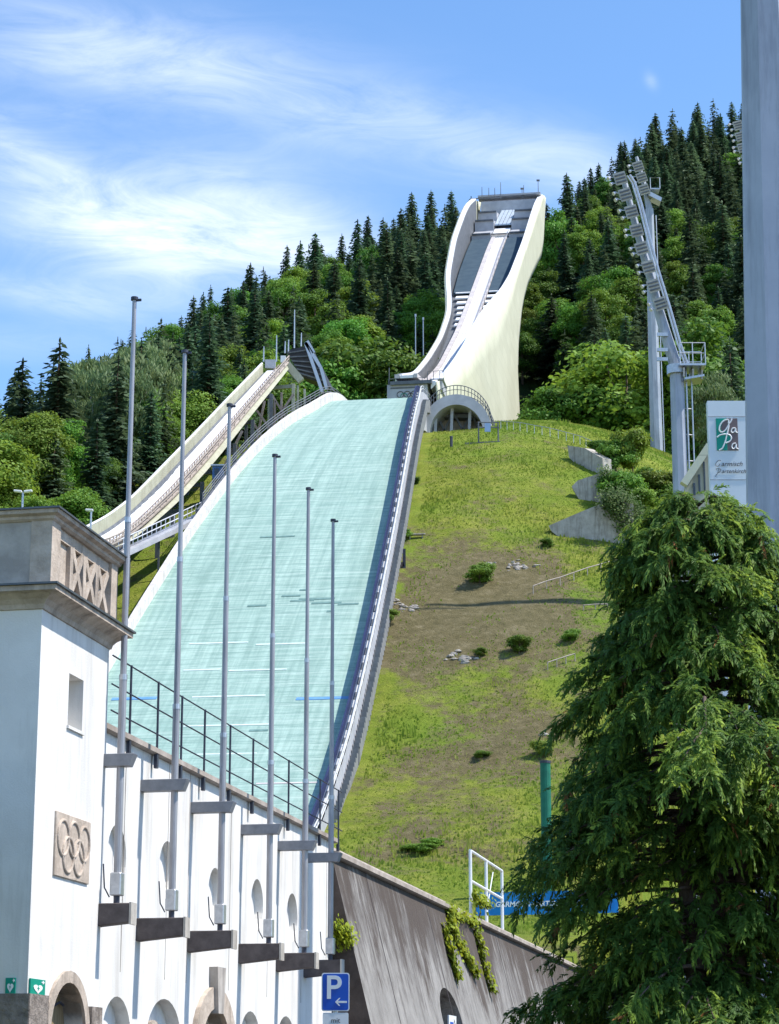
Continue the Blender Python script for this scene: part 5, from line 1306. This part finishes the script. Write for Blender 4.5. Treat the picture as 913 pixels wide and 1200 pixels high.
RTXT = {'left':'in the bright wood above the tower parapet','leftridge':'on the left ridge behind the first flagpoles','leftmid':'in the wood behind the small ski jump',
        'midridge':'on the ridge just left of the jump tower','midslope':'on the slope between the two ski jumps','rightridge':'on the high ridge right of the jump tower','rightslope':'on the slope right of the jump tower'}
def pbroad(px, py):
    if px < 175 and py > 500: return .97
    if px < 300 and py > 430: return .45
    if px < 300: return .22
    if px < 540:
        if py < 275: return .03
        if py < 330: return .28
        return .52 if px < 440 else .45
    if px < 690: return .04 if py < 262 else (.75 if py < 390 else .45)
    if py < 235: return .03
    if py < 345: return .42
    return .35
extra = []; placed = []; cnt = {'spruce':0,'broad':0,'willow':0}
cand = []
for q in np.arange(-40, 960, 1.0):
    pass
g5 = np.random.default_rng(77)
N0 = 14000
qx = g5.uniform(-45, 955, N0); kk = np.where(g5.random(N0) < .75, g5.uniform(-.02, 1.02, N0), g5.uniform(.78, 1.02, N0))
y0s = Y0Q(qx)+4; yrs = np.interp(qx, [-100,100,870,1000], [470,500,680,700])
yy = y0s+(yrs-y0s)*kk; xx = (qx-CX)/FPX*yy
grid = {}
def project(p):
    d = np.asarray(p)-CAM; yyc = d[1]*math.cos(PITCH)+d[2]*math.sin(PITCH); zc_ = -d[1]*math.sin(PITCH)+d[2]*math.cos(PITCH)
    return CX+FPX*d[0]/yyc, CY-FPX*zc_/yyc
zz_ = H(xx, yy)
for x, y, z, q in zip(xx, yy, zz_, qx):
    md = 4.3+1.25*(y-250)/400
    key = (int(x//8), int(y//8)); bad = False
    for i in (-2,-1,0,1,2):
        for j in (-2,-1,0,1,2):
            for (a, b2, c2) in grid.get((key[0]+i, key[1]+j), ()):
                if (a-x)**2+((b2-y)*.62)**2 < max(md, c2)**2: bad = True
    if bad: continue
    s_ = (x-JO[0])*ja[0]+(y-JO[1])*ja[1]; t_ = (x-JO[0])*jb[0]+(y-JO[1])*jb[1]
    if -5 < s_ < 180 and abs(t_) < 12: continue
    px, py = project((x, y, z+15))
    if py > 640 or (px > 600 and py > 545): continue
    # nothing of a tree wholly behind the tower or the landing slope can be seen
    if 525 < px < 600 and py > 262: continue
    if 470 < px < 525 and py > 470: continue
    if 280 < px < 500 and py > 470: continue
    if 85 < q < 350 and y < np.interp(q, [85,150,230,307,345], [222,238,266,301,306])+8: continue
    br = g5.random() < pbroad(px, py)
    kind = 'broad' if br else 'spruce'
    if kind == 'broad' and 85 < px < 215 and 420 < py < 520 and g5.random() < .65: kind = 'willow'
    if kind != 'willow' and cnt[kind] >= 285:
        if kind == 'spruce' and len(extra) < 420: extra.append((x, y, z)); grid.setdefault(key, []).append((x, y, md))
        continue
    cnt[kind] += 1; grid.setdefault(key, []).append((x, y, md))
    placed.append((kind, x, y, z, px, py))
for kind, x, y, z, px, py in placed:
    rg = region(px, py)
    sc = {'spruce': g5.uniform(.50,.86), 'broad': g5.uniform(.58,.95), 'willow': g5.uniform(.9,1.15)}[kind]
    if kind == 'spruce' and rg in ('midridge','rightridge','leftridge'): sc *= 1.05
    desc = {'spruce':'dark green spruce','broad':'bright green broadleaf tree','willow':'pale grey green birch'}[kind]
    pro = FINE[g5.integers(3)] if (kind == 'broad' and y < 330) else None
    plant(kind, x, y, z-.3, sc, f'{desc} {RTXT[rg]}', 'tree', f'{desc}s {RTXT[rg]}', pro=pro, wide=g5.uniform(1.25,1.6) if kind == 'spruce' else g5.uniform(.92,1.15))
print('trees', cnt, len(extra))
def raw(me):
    n = len(me.vertices); a = np.empty(n*3, np.float32); me.vertices.foreach_get('co', a); return a.reshape(-1, 4, 3)
if extra:
    lowp = [raw(spruce_mesh(24, [5.0,4.4,5.6][i], 500+i, 95)) for i in range(3)]
    bC=[];bU=[];bW=[]; 
    for x, y, z in extra:
        vv = lowp[g5.integers(3)]; sc = g5.uniform(.5,.84); an = g5.uniform(0,6.28); wd2 = g5.uniform(1.25,1.6)
        Rz = np.array([[math.cos(an),math.sin(an),0],[-math.sin(an),math.cos(an),0],[0,0,1]])
        q = (vv*np.array([sc*wd2,sc*wd2,sc]))@Rz+np.array([x,y,z-.3])
        bC.append(q.mean(1)); bU.append((q[:,2]-q[:,0])/2); bW.append((q[:,1]-q[:,3])/2)
    bC,bU,bW = map(np.concatenate,(bC,bU,bW))
    nn_ = np.cross(bU,bW); nn_ *= np.sign(nn_[:,2:3]+1e-6); nn_ = unit(unit(nn_)*.5+np.array([0,-.35,.6]))
    me_ = cards(bC,bU,bW,nn_,name='far_wood'); me_.materials.append(M['spruce'])
    tag(link_mesh('far_wood', me_), 'dense mass of more spruces filling the wooded mountain', 'wood', kind='stuff')
# named individuals on the skyline and at the wood edge
def hero(kind, px, ytop, Y, label, var=0, wide=1.0, pro=None, hgt=None):
    x = at(px, ytop, Y)[0]; top = at(px, ytop, Y)[2]; gz = Hs(x, Y); h0 = {'spruce':24.3,'broad':17,'willow':19,'bush':3.2}[kind]
    sc = (top-gz)/h0
    if hgt: sc = hgt/h0; gz = top-hgt
    return plant(kind, x, Y, gz, sc, label, 'bush' if kind == 'bush' else 'tree', None, pro=pro, var=var, wide=wide*(1 if not hgt else 1))
hero('spruce', 290, 312, 545, 'tallest spire spruce standing free on the left skyline', 2, .8)
hero('spruce', 247, 334, 520, 'pointed spruce on the skyline left of the tallest spire', 0)
hero('spruce', 63, 424, 330, 'broad dark conifer at the top left, standing apart above the bright wood', 4, 1.05)
hero('spruce', 104, 404, 460, 'small pointed spruce on the skyline beside the first flagpole', 1, .8)
hero('broad', 32, 480, 235, 'large bright tree at the left edge, above the parapet corner', 0, 1.1, FINE[0])
hero('broad', 78, 492, 250, 'large bright tree between the left edge and the first flagpole', 1, 1.15, FINE[1])
hero('broad', -12, 505, 225, 'bright tree cut off by the left edge', 2, 1.2, FINE[2])
hero('broad', 120, 530, 245, 'bright green tree directly left of the first flagpole', 2, .9, FINE[2])
hero('willow', 205, 425, 330, 'pale birch seen between the first two flagpoles', 0, 1.1)
hero('willow', 120, 452, 345, 'pale birch standing behind the first flagpole', 1, 1.2)
hero('spruce', 258, 395, 372, 'big dark spruce rising behind the upper half of the small ski jump', 3, 1.15)
hero('spruce', 232, 452, 335, 'dark spruce behind the middle of the small ski jump', 5, 1.1)
hero('spruce', 185, 500, 300, 'dark narrow spruce behind the lower small ski jump', 0, .9)
hero('broad', 425, 392, 372, 'rounded bright tree just above the dark start roof of the small jump', 0, 1.0)
hero('broad', 468, 408, 368, 'rounded bright tree beside the take-off table with rings', 1, .9)
hero('broad', 388, 402, 366, 'small bright tree touching the dark start roof', 2, .85)
hero('broad', 733, 400, 352, 'large rounded bluish green tree left of the masts', 3, 1.25)
hero('broad', 690, 440, 350, 'large rounded tree right of the cream tower wall', 4, 1.1)
hero('broad', 640, 452, 348, 'dark leafy tree directly right of the cream tower wall', 5, 1.1)
hero('broad', 655, 245, 560, 'thin light tree on the skyline directly right of the tower head', 6, .75)
hero('broad', 815, 375, 345, 'bright tree behind the mast platform', 0, .9)
hero('willow', 830, 440, 300, 'pale feathery tree behind the town logo sign', 2, 1.1)
hero('spruce', 855, 395, 330, 'dark spruce above the town logo sign', 1, 1.2)
hero('broad', 765, 268, 520, 'bright green tree half way up behind the farther mast', 2, .9)
# bushes on the slope
def bush_at(px, py, hgt, label, wide=1.0, var=0, y0=150):
    h_ = hit(px, py, y0); p = ground(h_); return plant('bush', p[0], p[1], p[2]-.25, hgt/3.2, label, 'bush', None, var=var, wide=wide)
bush_at(562, 684, 2.3, 'largest round bush alone on the bare middle of the slope', 1.3, 0)
bush_at(609, 767, 2.0, 'second bush on the slope, below the large round one', 1.1, 1)
bush_at(563, 769, 1.1, 'tiny bush on the brown soil left of the second bush', 1.1, 2)
bush_at(668, 752, 1.4, 'small bush on the slope just left of the conifer', 1.3, 0)
bush_at(641, 642, 1.2, 'tiny dark bush on the slope below the triangular concrete wall', 1.1, 1)
bush_at(447, 733, 1.8, 'green weed clump at the edge of the stairs, below the gate post', 1.5, 2)
bush_at(470, 634, 1.7, 'green clump by the stairs next to the plank bench', 1.2, 0)
bush_at(485, 568, 1.2, 'small clump at the upper stairs beside the landing slope', 1.2, 1)
bush_at(635, 888, 1.6, 'small bush low on the slope at the left edge of the conifer', 1.3, 1, 120)
bush_at(565, 888, .9, 'low weed clump in the middle of the lower slope', 1.6, 2, 120)
bush_at(490, 1000, 1.0, 'low dark weed patch just above the battered wall', 2.2, 2, 110)
bush_at(508, 993, .9, 'second low weed patch just above the battered wall', 2.0, 0, 110)
def mb_at(px, py, Y, hgt, label, wide=1.0, var=0, kind='bush'):
    p = at(px, py, Y); gz = Hs(p[0], Y); return plant('bush', p[0], Y, max(gz, p[2]-hgt), hgt/3.2, label, 'bush', None, var=var, wide=wide)
for (px, py, hg, lab, wd_, vr) in (
    (722,556,4.8,'tall leafy bush at the right end of the uppermost concrete wall',.9,0),
    (742,560,6.2,'tallest leafy bush left of the farther mast',.75,1),
    (728,600,5.0,'dark bush right of the middle concrete wall',1.0,2),
    (756,586,4.2,'rounded bush below the farther mast',1.1,0),
    (772,592,4.0,'broad low bush between the two masts',1.3,1),
    (752,612,4.0,'bright bush above the dark hanging greenery',1.0,2),
    (790,600,3.6,'low bush left of the nearest mast',1.4,0),
    (765,622,2.6,'lowest bush of the thicket, just above the conifer top',1.3,1),
    (700,531,1.8,'small bush on top of the uppermost concrete wall',1.4,1)):
    bush_at(px, py, hg, lab, wd_, vr, 180)
# greenery hanging over the right end of the lowest concrete wall
pts = []
for px, py in ((712,586),(722,585),(730,590),(738,598),(746,608),(752,620),(720,600),(726,612),(732,625),(740,632),(748,634),(715,592),(736,610),(744,622)):
    pts.append(at(px, py, YA-1.2+(px-710)*.05))
leaf_blob('hanging_shrub', pts, nrm(V(.2,-1,.3)), .13, 420, .55, M['hangivy'], 'dark trailing greenery draped over the right end of the lowest concrete wall', 'climbing plant', [[at(742,640,YA), at(735,600,YA), at(720,588,YA)]], .5)
pts = [at(px, py, YB-1.0) for px, py in ((708,556),(715,560),(720,570),(722,582),(718,590),(712,565))]
leaf_blob('hanging_shrub', pts, nrm(V(.2,-1,.3)), .12, 300, .4, M['hangivy'], 'dark trailing greenery at the right end of the middle concrete wall', 'climbing plant', [[at(720,595,YB), at(712,560,YB)]], .4)
# mound of ivy on the slope beside the conifer
pts = [at(px, py, 225-.1*(px-700)) for px, py in ((695,706),(705,700),(715,692),(712,706),(724,684),(726,700),(735,690),(738,704))]
leaf_blob('shrub', pts, nrm(V(.2,-1,.5)), .12, 420, .55, M['hangivy'], 'dark green ivy hump on the slope behind the conifer edge', 'shrub', [[at(715,712,226), at(715,695,226)]], .4)
# loose pale rocks on the bare soil
rk = 0
for cx_, cy_, n_, sp in ((610,664,26,12),(575,660,9,8),(458,705,22,9),(540,772,20,11),(637,862,10,3),(476,715,14,9)):
    for k in range(n_):
        px, py = cx_+g5.normal()*sp, cy_+g5.normal()*sp*.25
        h_ = hit(px, py, 130)
        if h_ is None: continue
        p = ground(h_); r_ = g5.uniform(.08,.27)
        mb = MB(); bm = bmesh.new(); bmesh.ops.create_icosphere(bm, subdivisions=2, radius=1)
        sc3 = g5.uniform(.5,1.3,3)*r_; ph_ = g5.uniform(0,6,3)
        for v in bm.verts:
            k_ = 1+.25*math.sin(3*v.co.x+ph_[0])+.2*math.sin(4*v.co.y+ph_[1])+.15*math.sin(5*v.co.z+ph_[2])
            v.co = Vector((v.co.x*sc3[0]*k_*1.5, v.co.y*sc3[1]*k_, v.co.z*sc3[2]*k_*.7))
        me_ = bpy.data.meshes.new('rock'); bm.to_mesh(me_); bm.free(); me_.materials.append(M['rock'])
        o = link_mesh('rock', me_, None, p+V(0,0,r_*.15)); where = {610:'below the triangular concrete wall',575:'above the large round bush',458:'beside the stairs, below the gate post',540:'on the brown soil left of the second bush',637:'low on the slope at the edge of the conifer',476:'right of the stairs, below the gate post'}[cx_]
        tag(o, f'pale loose rock {where}', 'rock', f'pale rocks {where}')

# ------------------------------------------------------------------ foreground conifer
FY = 27.; fx = at(818,600,FY)[0]
ft = thing('yew_conifer', V(fx,FY,0), 'big dark drooping conifer filling the lower right foreground', 'tree')
s_px = FY/FPX
def zpx(py): return at(818, py, FY)[2]
prof_y = [571,580,590,605,640,664,700,731,798,841,883,957,1017,1065,1115,1250,1400]
prof_l = [20,66,88,102,108,106,126,153,171,192,190,196,187,208,267,300,300]
pz_ = np.array([zpx(y) for y in prof_y])[::-1]; pr_ = (np.array(prof_l)*s_px)[::-1]
def crown_r(z): return np.interp(z, pz_, pr_)
ztop = zpx(574); g6 = np.random.default_rng(5)
# branchlet prototype: a drooping twig with fine leaflets on both sides, length 1 along +x
def branchlet(seed, n=11):
    g = np.random.default_rng(seed); C=[];U=[];Wd=[];T=[]
    for i in range(n):
        q = (i+.5)/n; base = np.array([q, .06*math.sin(5*q+seed), -.30*q*q]); tan_ = unit(np.array([1,0,-.6*q]))
        for sg_ in (-1, 1):
            l = (.34*(1-.7*q)+.07)*g.uniform(.55,1.35)
            d = unit(tan_*g.uniform(.7,1.2)+np.array([0,sg_*g.uniform(.4,.9),g.normal()*.25-.15]))
            C.append(base+d*l*.5+g.normal(size=3)*.02); U.append(d*l*.55); nrm_ = unit(np.array([g.normal()*.5,g.normal()*.5,1])); Wd.append(unit(np.cross(d, nrm_))*.055); T.append(q)
    return tuple(map(np.array, (C,U,Wd,T)))
BL = [branchlet(i) for i in range(10)]
aC=[];aU=[];aW=[];aN=[];aT=[]; dead=[[],[],[],[]]; limbs=MB()
z = ztop-.02
centre = V(fx, FY, 0)
lump = [(g6.uniform(3.6,5.9), g6.uniform(1.0,ztop-.4), g6.uniform(.25,.6), g6.uniform(-.48,.36)) for _ in range(60)]
def lump_r(a, z):
    k = 1.0
    for la, lz_, ls, lw_ in lump:
        da = (a-la+math.pi) % (2*math.pi)-math.pi
        k += lw_*math.exp(-(da/.45)**2-((z-lz_)/ls)**2)
    return k
while z > .5:
    rad = float(crown_r(z)); nb = 4 if rad > .8 else 3
    for _ in range(nb):
        a = g6.uniform(0, 6.283)
        if math.sin(a) > .5 and g6.random() < .75: continue      # the far side is thinner
        L = rad*g6.uniform(.55,1.10)*max(.35, lump_r(a, z))
        if g6.random() < .10: L *= 1.12
        d = np.array([math.cos(a), math.sin(a), 0]); rise = g6.uniform(.05,.5)
        n = 7; P = []
        wob = g6.normal(size=2)*.10
        for i in range(n+1):
            q = i/n; P.append(centre+d*L*q+np.array([-d[1],d[0],0])*L*wob[0]*q*q+V(0,0,z-.2*L+L*(rise*q-(.28+rise*.8)*q**2.3)))
        if L > .5: limbs.tube(P[:n], np.linspace(.018+.010*L, .005, n), 5)
        ns = int(17+L*25); hang = g6.uniform(.4,1.5); young_l = g6.random() < .42
        for k in range(ns):
            q = g6.uniform(.2,1.0)**.62
            if 3.2 < z < 6.8 and q < .62 and g6.random() < .75: continue
            f = q*n; i = min(int(f), n-1); p = P[i]+(P[i+1]-P[i])*(f-i)+g6.normal(size=3)*.035
            sd = np.array([-d[1],d[0],0])*g6.choice([-1,1])
            ln = g6.uniform(.10,.25)*(.75+.25*min(1,rad))
            hd = unit(d*g6.uniform(.1,1.0)+sd*g6.uniform(0,1.1)+V(0,0,g6.uniform(-.9,.45)))
            ez = unit(V(0,0,1)-hd*hd[2]+g6.normal(size=3)*.4); ez = unit(ez-hd*np.dot(hd,ez)); ey = np.cross(ez, hd)
            Rm = np.stack([hd,ey,ez],0)
            c, u, w, tq = BL[g6.integers(10)]
            droop = hang*g6.uniform(.3,1.3)
            cc = p+(c@Rm)*ln+np.outer(tq**2, V(0,0,-.5*droop*ln))
            uu = (u@Rm)*ln+np.outer(tq*np.linalg.norm(u,axis=1), V(0,0,-.8*droop*ln)); ww = (w@Rm)*ln
            outn = unit((cc-centre)*V(1,1,0)+V(0,0,.3*rad))
            nn = unit(np.tile(ez, (len(c),1))*.6+outn*.6+g6.normal(size=(len(c),3))*.3)
            young = young_l and q > .6 and g6.random() < .6
            tip = np.clip(tq*1.1+(.1 if young else -.45),0,1)*(1.0 if young else .3)*g6.uniform(.4,1)
            if g6.random() < .011:
                for lst, arr in zip(dead, (cc,uu,ww,nn)): lst.append(arr)
            else:
                aC.append(cc);aU.append(uu);aW.append(ww);aN.append(nn);aT.append(tip)
    z -= .034
aC,aU,aW,aN,aT = map(np.concatenate, (aC,aU,aW,aN,aT))
print('conifer leaflets', len(aC))
o_ = V(fx,FY,0)
me_ = cards(aC-o_, aU, aW, aN, name='crown', attr=aT); me_.materials.append(M['conifer']); link_mesh('crown', me_, ft, (0,0,0))
me_ = cards(np.concatenate(dead[0])-o_, np.concatenate(dead[1]), np.concatenate(dead[2]), np.concatenate(dead[3]), name='dead_foliage'); me_.materials.append(M['dead']); link_mesh('dead_foliage', me_, ft, (0,0,0))
limbs.build('branches', M['bark'], ft, smooth=True, flip=False)
mb = MB(); mb.tube([(fx,FY,-.2),(fx+.05,FY,3),(fx-.03,FY+.03,6),(fx,FY,ztop-.35)], [.24,.19,.10,.02], 12); mb.tube([(fx-.1,FY-.1,1),(fx-.32,FY-.2,4),(fx-.25,FY-.2,6.4)], [.13,.10,.03], 9); mb.tube([(fx+.1,FY-.1,1),(fx+.35,FY-.15,4),(fx+.42,FY-.2,6.8)], [.12,.09,.03], 9); mb.build('trunk', M['bark'], ft, smooth=True)
# ------------------------------------------------------------------ sky, sun, camera
SUN_EL = R(57); SX_, SY_ = nrm(V(.993,-.115,0))[:2]
sun_dir = V(SX_*math.cos(SUN_EL), SY_*math.cos(SUN_EL), math.sin(SUN_EL))
ld = bpy.data.lights.new('sun', 'SUN'); ld.energy = 4.2; ld.angle = R(.53); ld.color = (1, .95, .87)
lo = bpy.data.objects.new('sun', ld); COL.objects.link(lo); lo.rotation_euler = Vector(sun_dir).to_track_quat('Z', 'Y').to_euler()
lo.location = (60,-20,120)
w = bpy.data.worlds.new('World'); scene.world = w; w.use_nodes = True; nt = w.node_tree
bg = nt.nodes['Background']
sky = nt.nodes.new('ShaderNodeTexSky'); sky.sky_type = 'NISHITA'; sky.sun_disc = False; sky.sun_elevation = SUN_EL; sky.sun_rotation = math.atan2(SX_, SY_)
sky.altitude = 700; sky.air_density = 1.0; sky.dust_density = .35; sky.ozone_density = 2.2
bg.inputs['Strength'].default_value = .15
tc = nt.nodes.new('ShaderNodeTexCoord').outputs['Generated']
sep = nt.nodes.new('ShaderNodeSeparateXYZ'); nt.links.new(tc, sep.inputs[0])
def math_(op, a, b=None, c=None):
    n = nt.nodes.new('ShaderNodeMath'); n.operation = op
    for i, v in enumerate((a, b, c)):
        if v is None: continue
        if isinstance(v, (int, float)): n.inputs[i].default_value = v
        else: nt.links.new(v, n.inputs[i])
    return n.outputs[0]
az = math_('ARCTAN2', sep.outputs['X'], sep.outputs['Y']); el = math_('ARCSINE', sep.outputs['Z'])
ax_ = math_('MULTIPLY', az, 26.5); ey_ = math_('MULTIPLY', el, 26.5)          # about 100 photo pixels per unit
cb = nt.nodes.new('ShaderNodeCombineXYZ'); nt.links.new(ax_, cb.inputs[0]); nt.links.new(ey_, cb.inputs[1]); P = cb.outputs[0]
def azel(px, py):
    r = ray(px, py); r = r/np.linalg.norm(r); return math.atan2(r[0], r[1])*26.5, math.asin(r[2])*26.5
def blob(px, py, sx, sy, rot=0):
    a, e = azel(px, py)
    mp = nt.nodes.new('ShaderNodeMapping'); mp.vector_type = 'TEXTURE'
    mp.inputs['Location'].default_value = (a, e, 0); mp.inputs['Rotation'].default_value = (0, 0, R(rot)); mp.inputs['Scale'].default_value = (sx, sy, 1)
    nt.links.new(P, mp.inputs[0])
    ln = nt.nodes.new('ShaderNodeVectorMath'); ln.operation = 'LENGTH'; nt.links.new(mp.outputs[0], ln.inputs[0])
    d = math_('MULTIPLY', ln.outputs['Value'], ln.outputs['Value']); return math_('EXPONENT', math_('MULTIPLY', d, -1.0))
def nz(scale, ms, rot, detail=8, rough=.6, dist=.6):
    mp = nt.nodes.new('ShaderNodeMapping'); mp.inputs['Scale'].default_value = ms; mp.inputs['Rotation'].default_value = (0, 0, R(rot)); nt.links.new(P, mp.inputs[0])
    n = nt.nodes.new('ShaderNodeTexNoise'); n.inputs['Scale'].default_value = scale; n.inputs['Detail'].default_value = detail; n.inputs['Roughness'].default_value = rough; n.inputs['Distortion'].default_value = dist
    nt.links.new(mp.outputs[0], n.inputs['Vector']); return n.outputs['Fac']
n1 = nz(1.25, (.40,1.5,1), 14, 12, .66, 1.1); n2 = nz(.6, (.45,1.3,1), 10, 8, .6, .7)
wisp = math_('SUBTRACT', math_('ADD', n1, math_('MULTIPLY', n2, .7)), .62)
wisp = math_('MAXIMUM', math_('MULTIPLY', wisp, 1.5), 0)
cov = None
for args, wgt in (((300,262,1.5,.55,-14),1.0), ((60,215,1.6,.42,-20),.85), ((180,300,1.7,.40,-8),.75), ((380,130,3.2,.55,-12),.36), ((120,60,2.4,.5,-4),.48), ((560,170,1.6,.3,-18),.2), ((90,352,1.6,.22,-6),.45), ((670,190,.9,.35,-10),.30), ((20,400,1.5,.2,0),.25), ((40,132,.8,.15,0),.25)):
    bl = math_('MULTIPLY', blob(*args), wgt); cov = bl if cov is None else math_('ADD', cov, bl)
soft = math_('MULTIPLY', cov, .20)
dens = math_('MINIMUM', math_('ADD', math_('MULTIPLY', wisp, cov), soft), .88)
small = blob(763,95,.07,.10,30); dens = math_('MINIMUM', math_('ADD', dens, math_('MULTIPLY', math_('MULTIPLY', small, n1), .3)), .9)
hs = nt.nodes.new('ShaderNodeHueSaturation'); hs.inputs['Saturation'].default_value = 1.14; hs.inputs['Hue'].default_value = .5; hs.inputs['Value'].default_value = 1.15
nt.links.new(sky.outputs[0], hs.inputs['Color'])
mx = nt.nodes.new('ShaderNodeMix'); mx.data_type = 'RGBA'; nt.links.new(dens, mx.inputs[0]); nt.links.new(hs.outputs[0], mx.inputs[6]); mx.inputs[7].default_value = (5.6, 6.0, 6.6, 1)
nt.links.new(mx.outputs[2], bg.inputs['Color'])
cd = bpy.data.cameras.new('camera'); cam = bpy.data.objects.new('camera', cd); COL.objects.link(cam)
cam.location = CAM; cam.rotation_euler = (math.pi/2+PITCH, 0, 0)
cd.sensor_fit = 'VERTICAL'; cd.sensor_height = 24; cd.lens = 24*FPX/1200; cd.clip_start = .5; cd.clip_end = 9000
scene.camera = cam
scene.view_settings.view_transform = 'Standard'; scene.view_settings.look = 'None'; scene.view_settings.gamma = 1; scene.view_settings.exposure = .62
scene.view_settings.use_curve_mapping = False
scene.cycles.max_bounces = 6; scene.cycles.diffuse_bounces = 3; scene.cycles.glossy_bounces = 2; scene.cycles.transmission_bounces = 3; scene.cycles.transparent_max_bounces = 4
scene.cycles.use_denoising = True
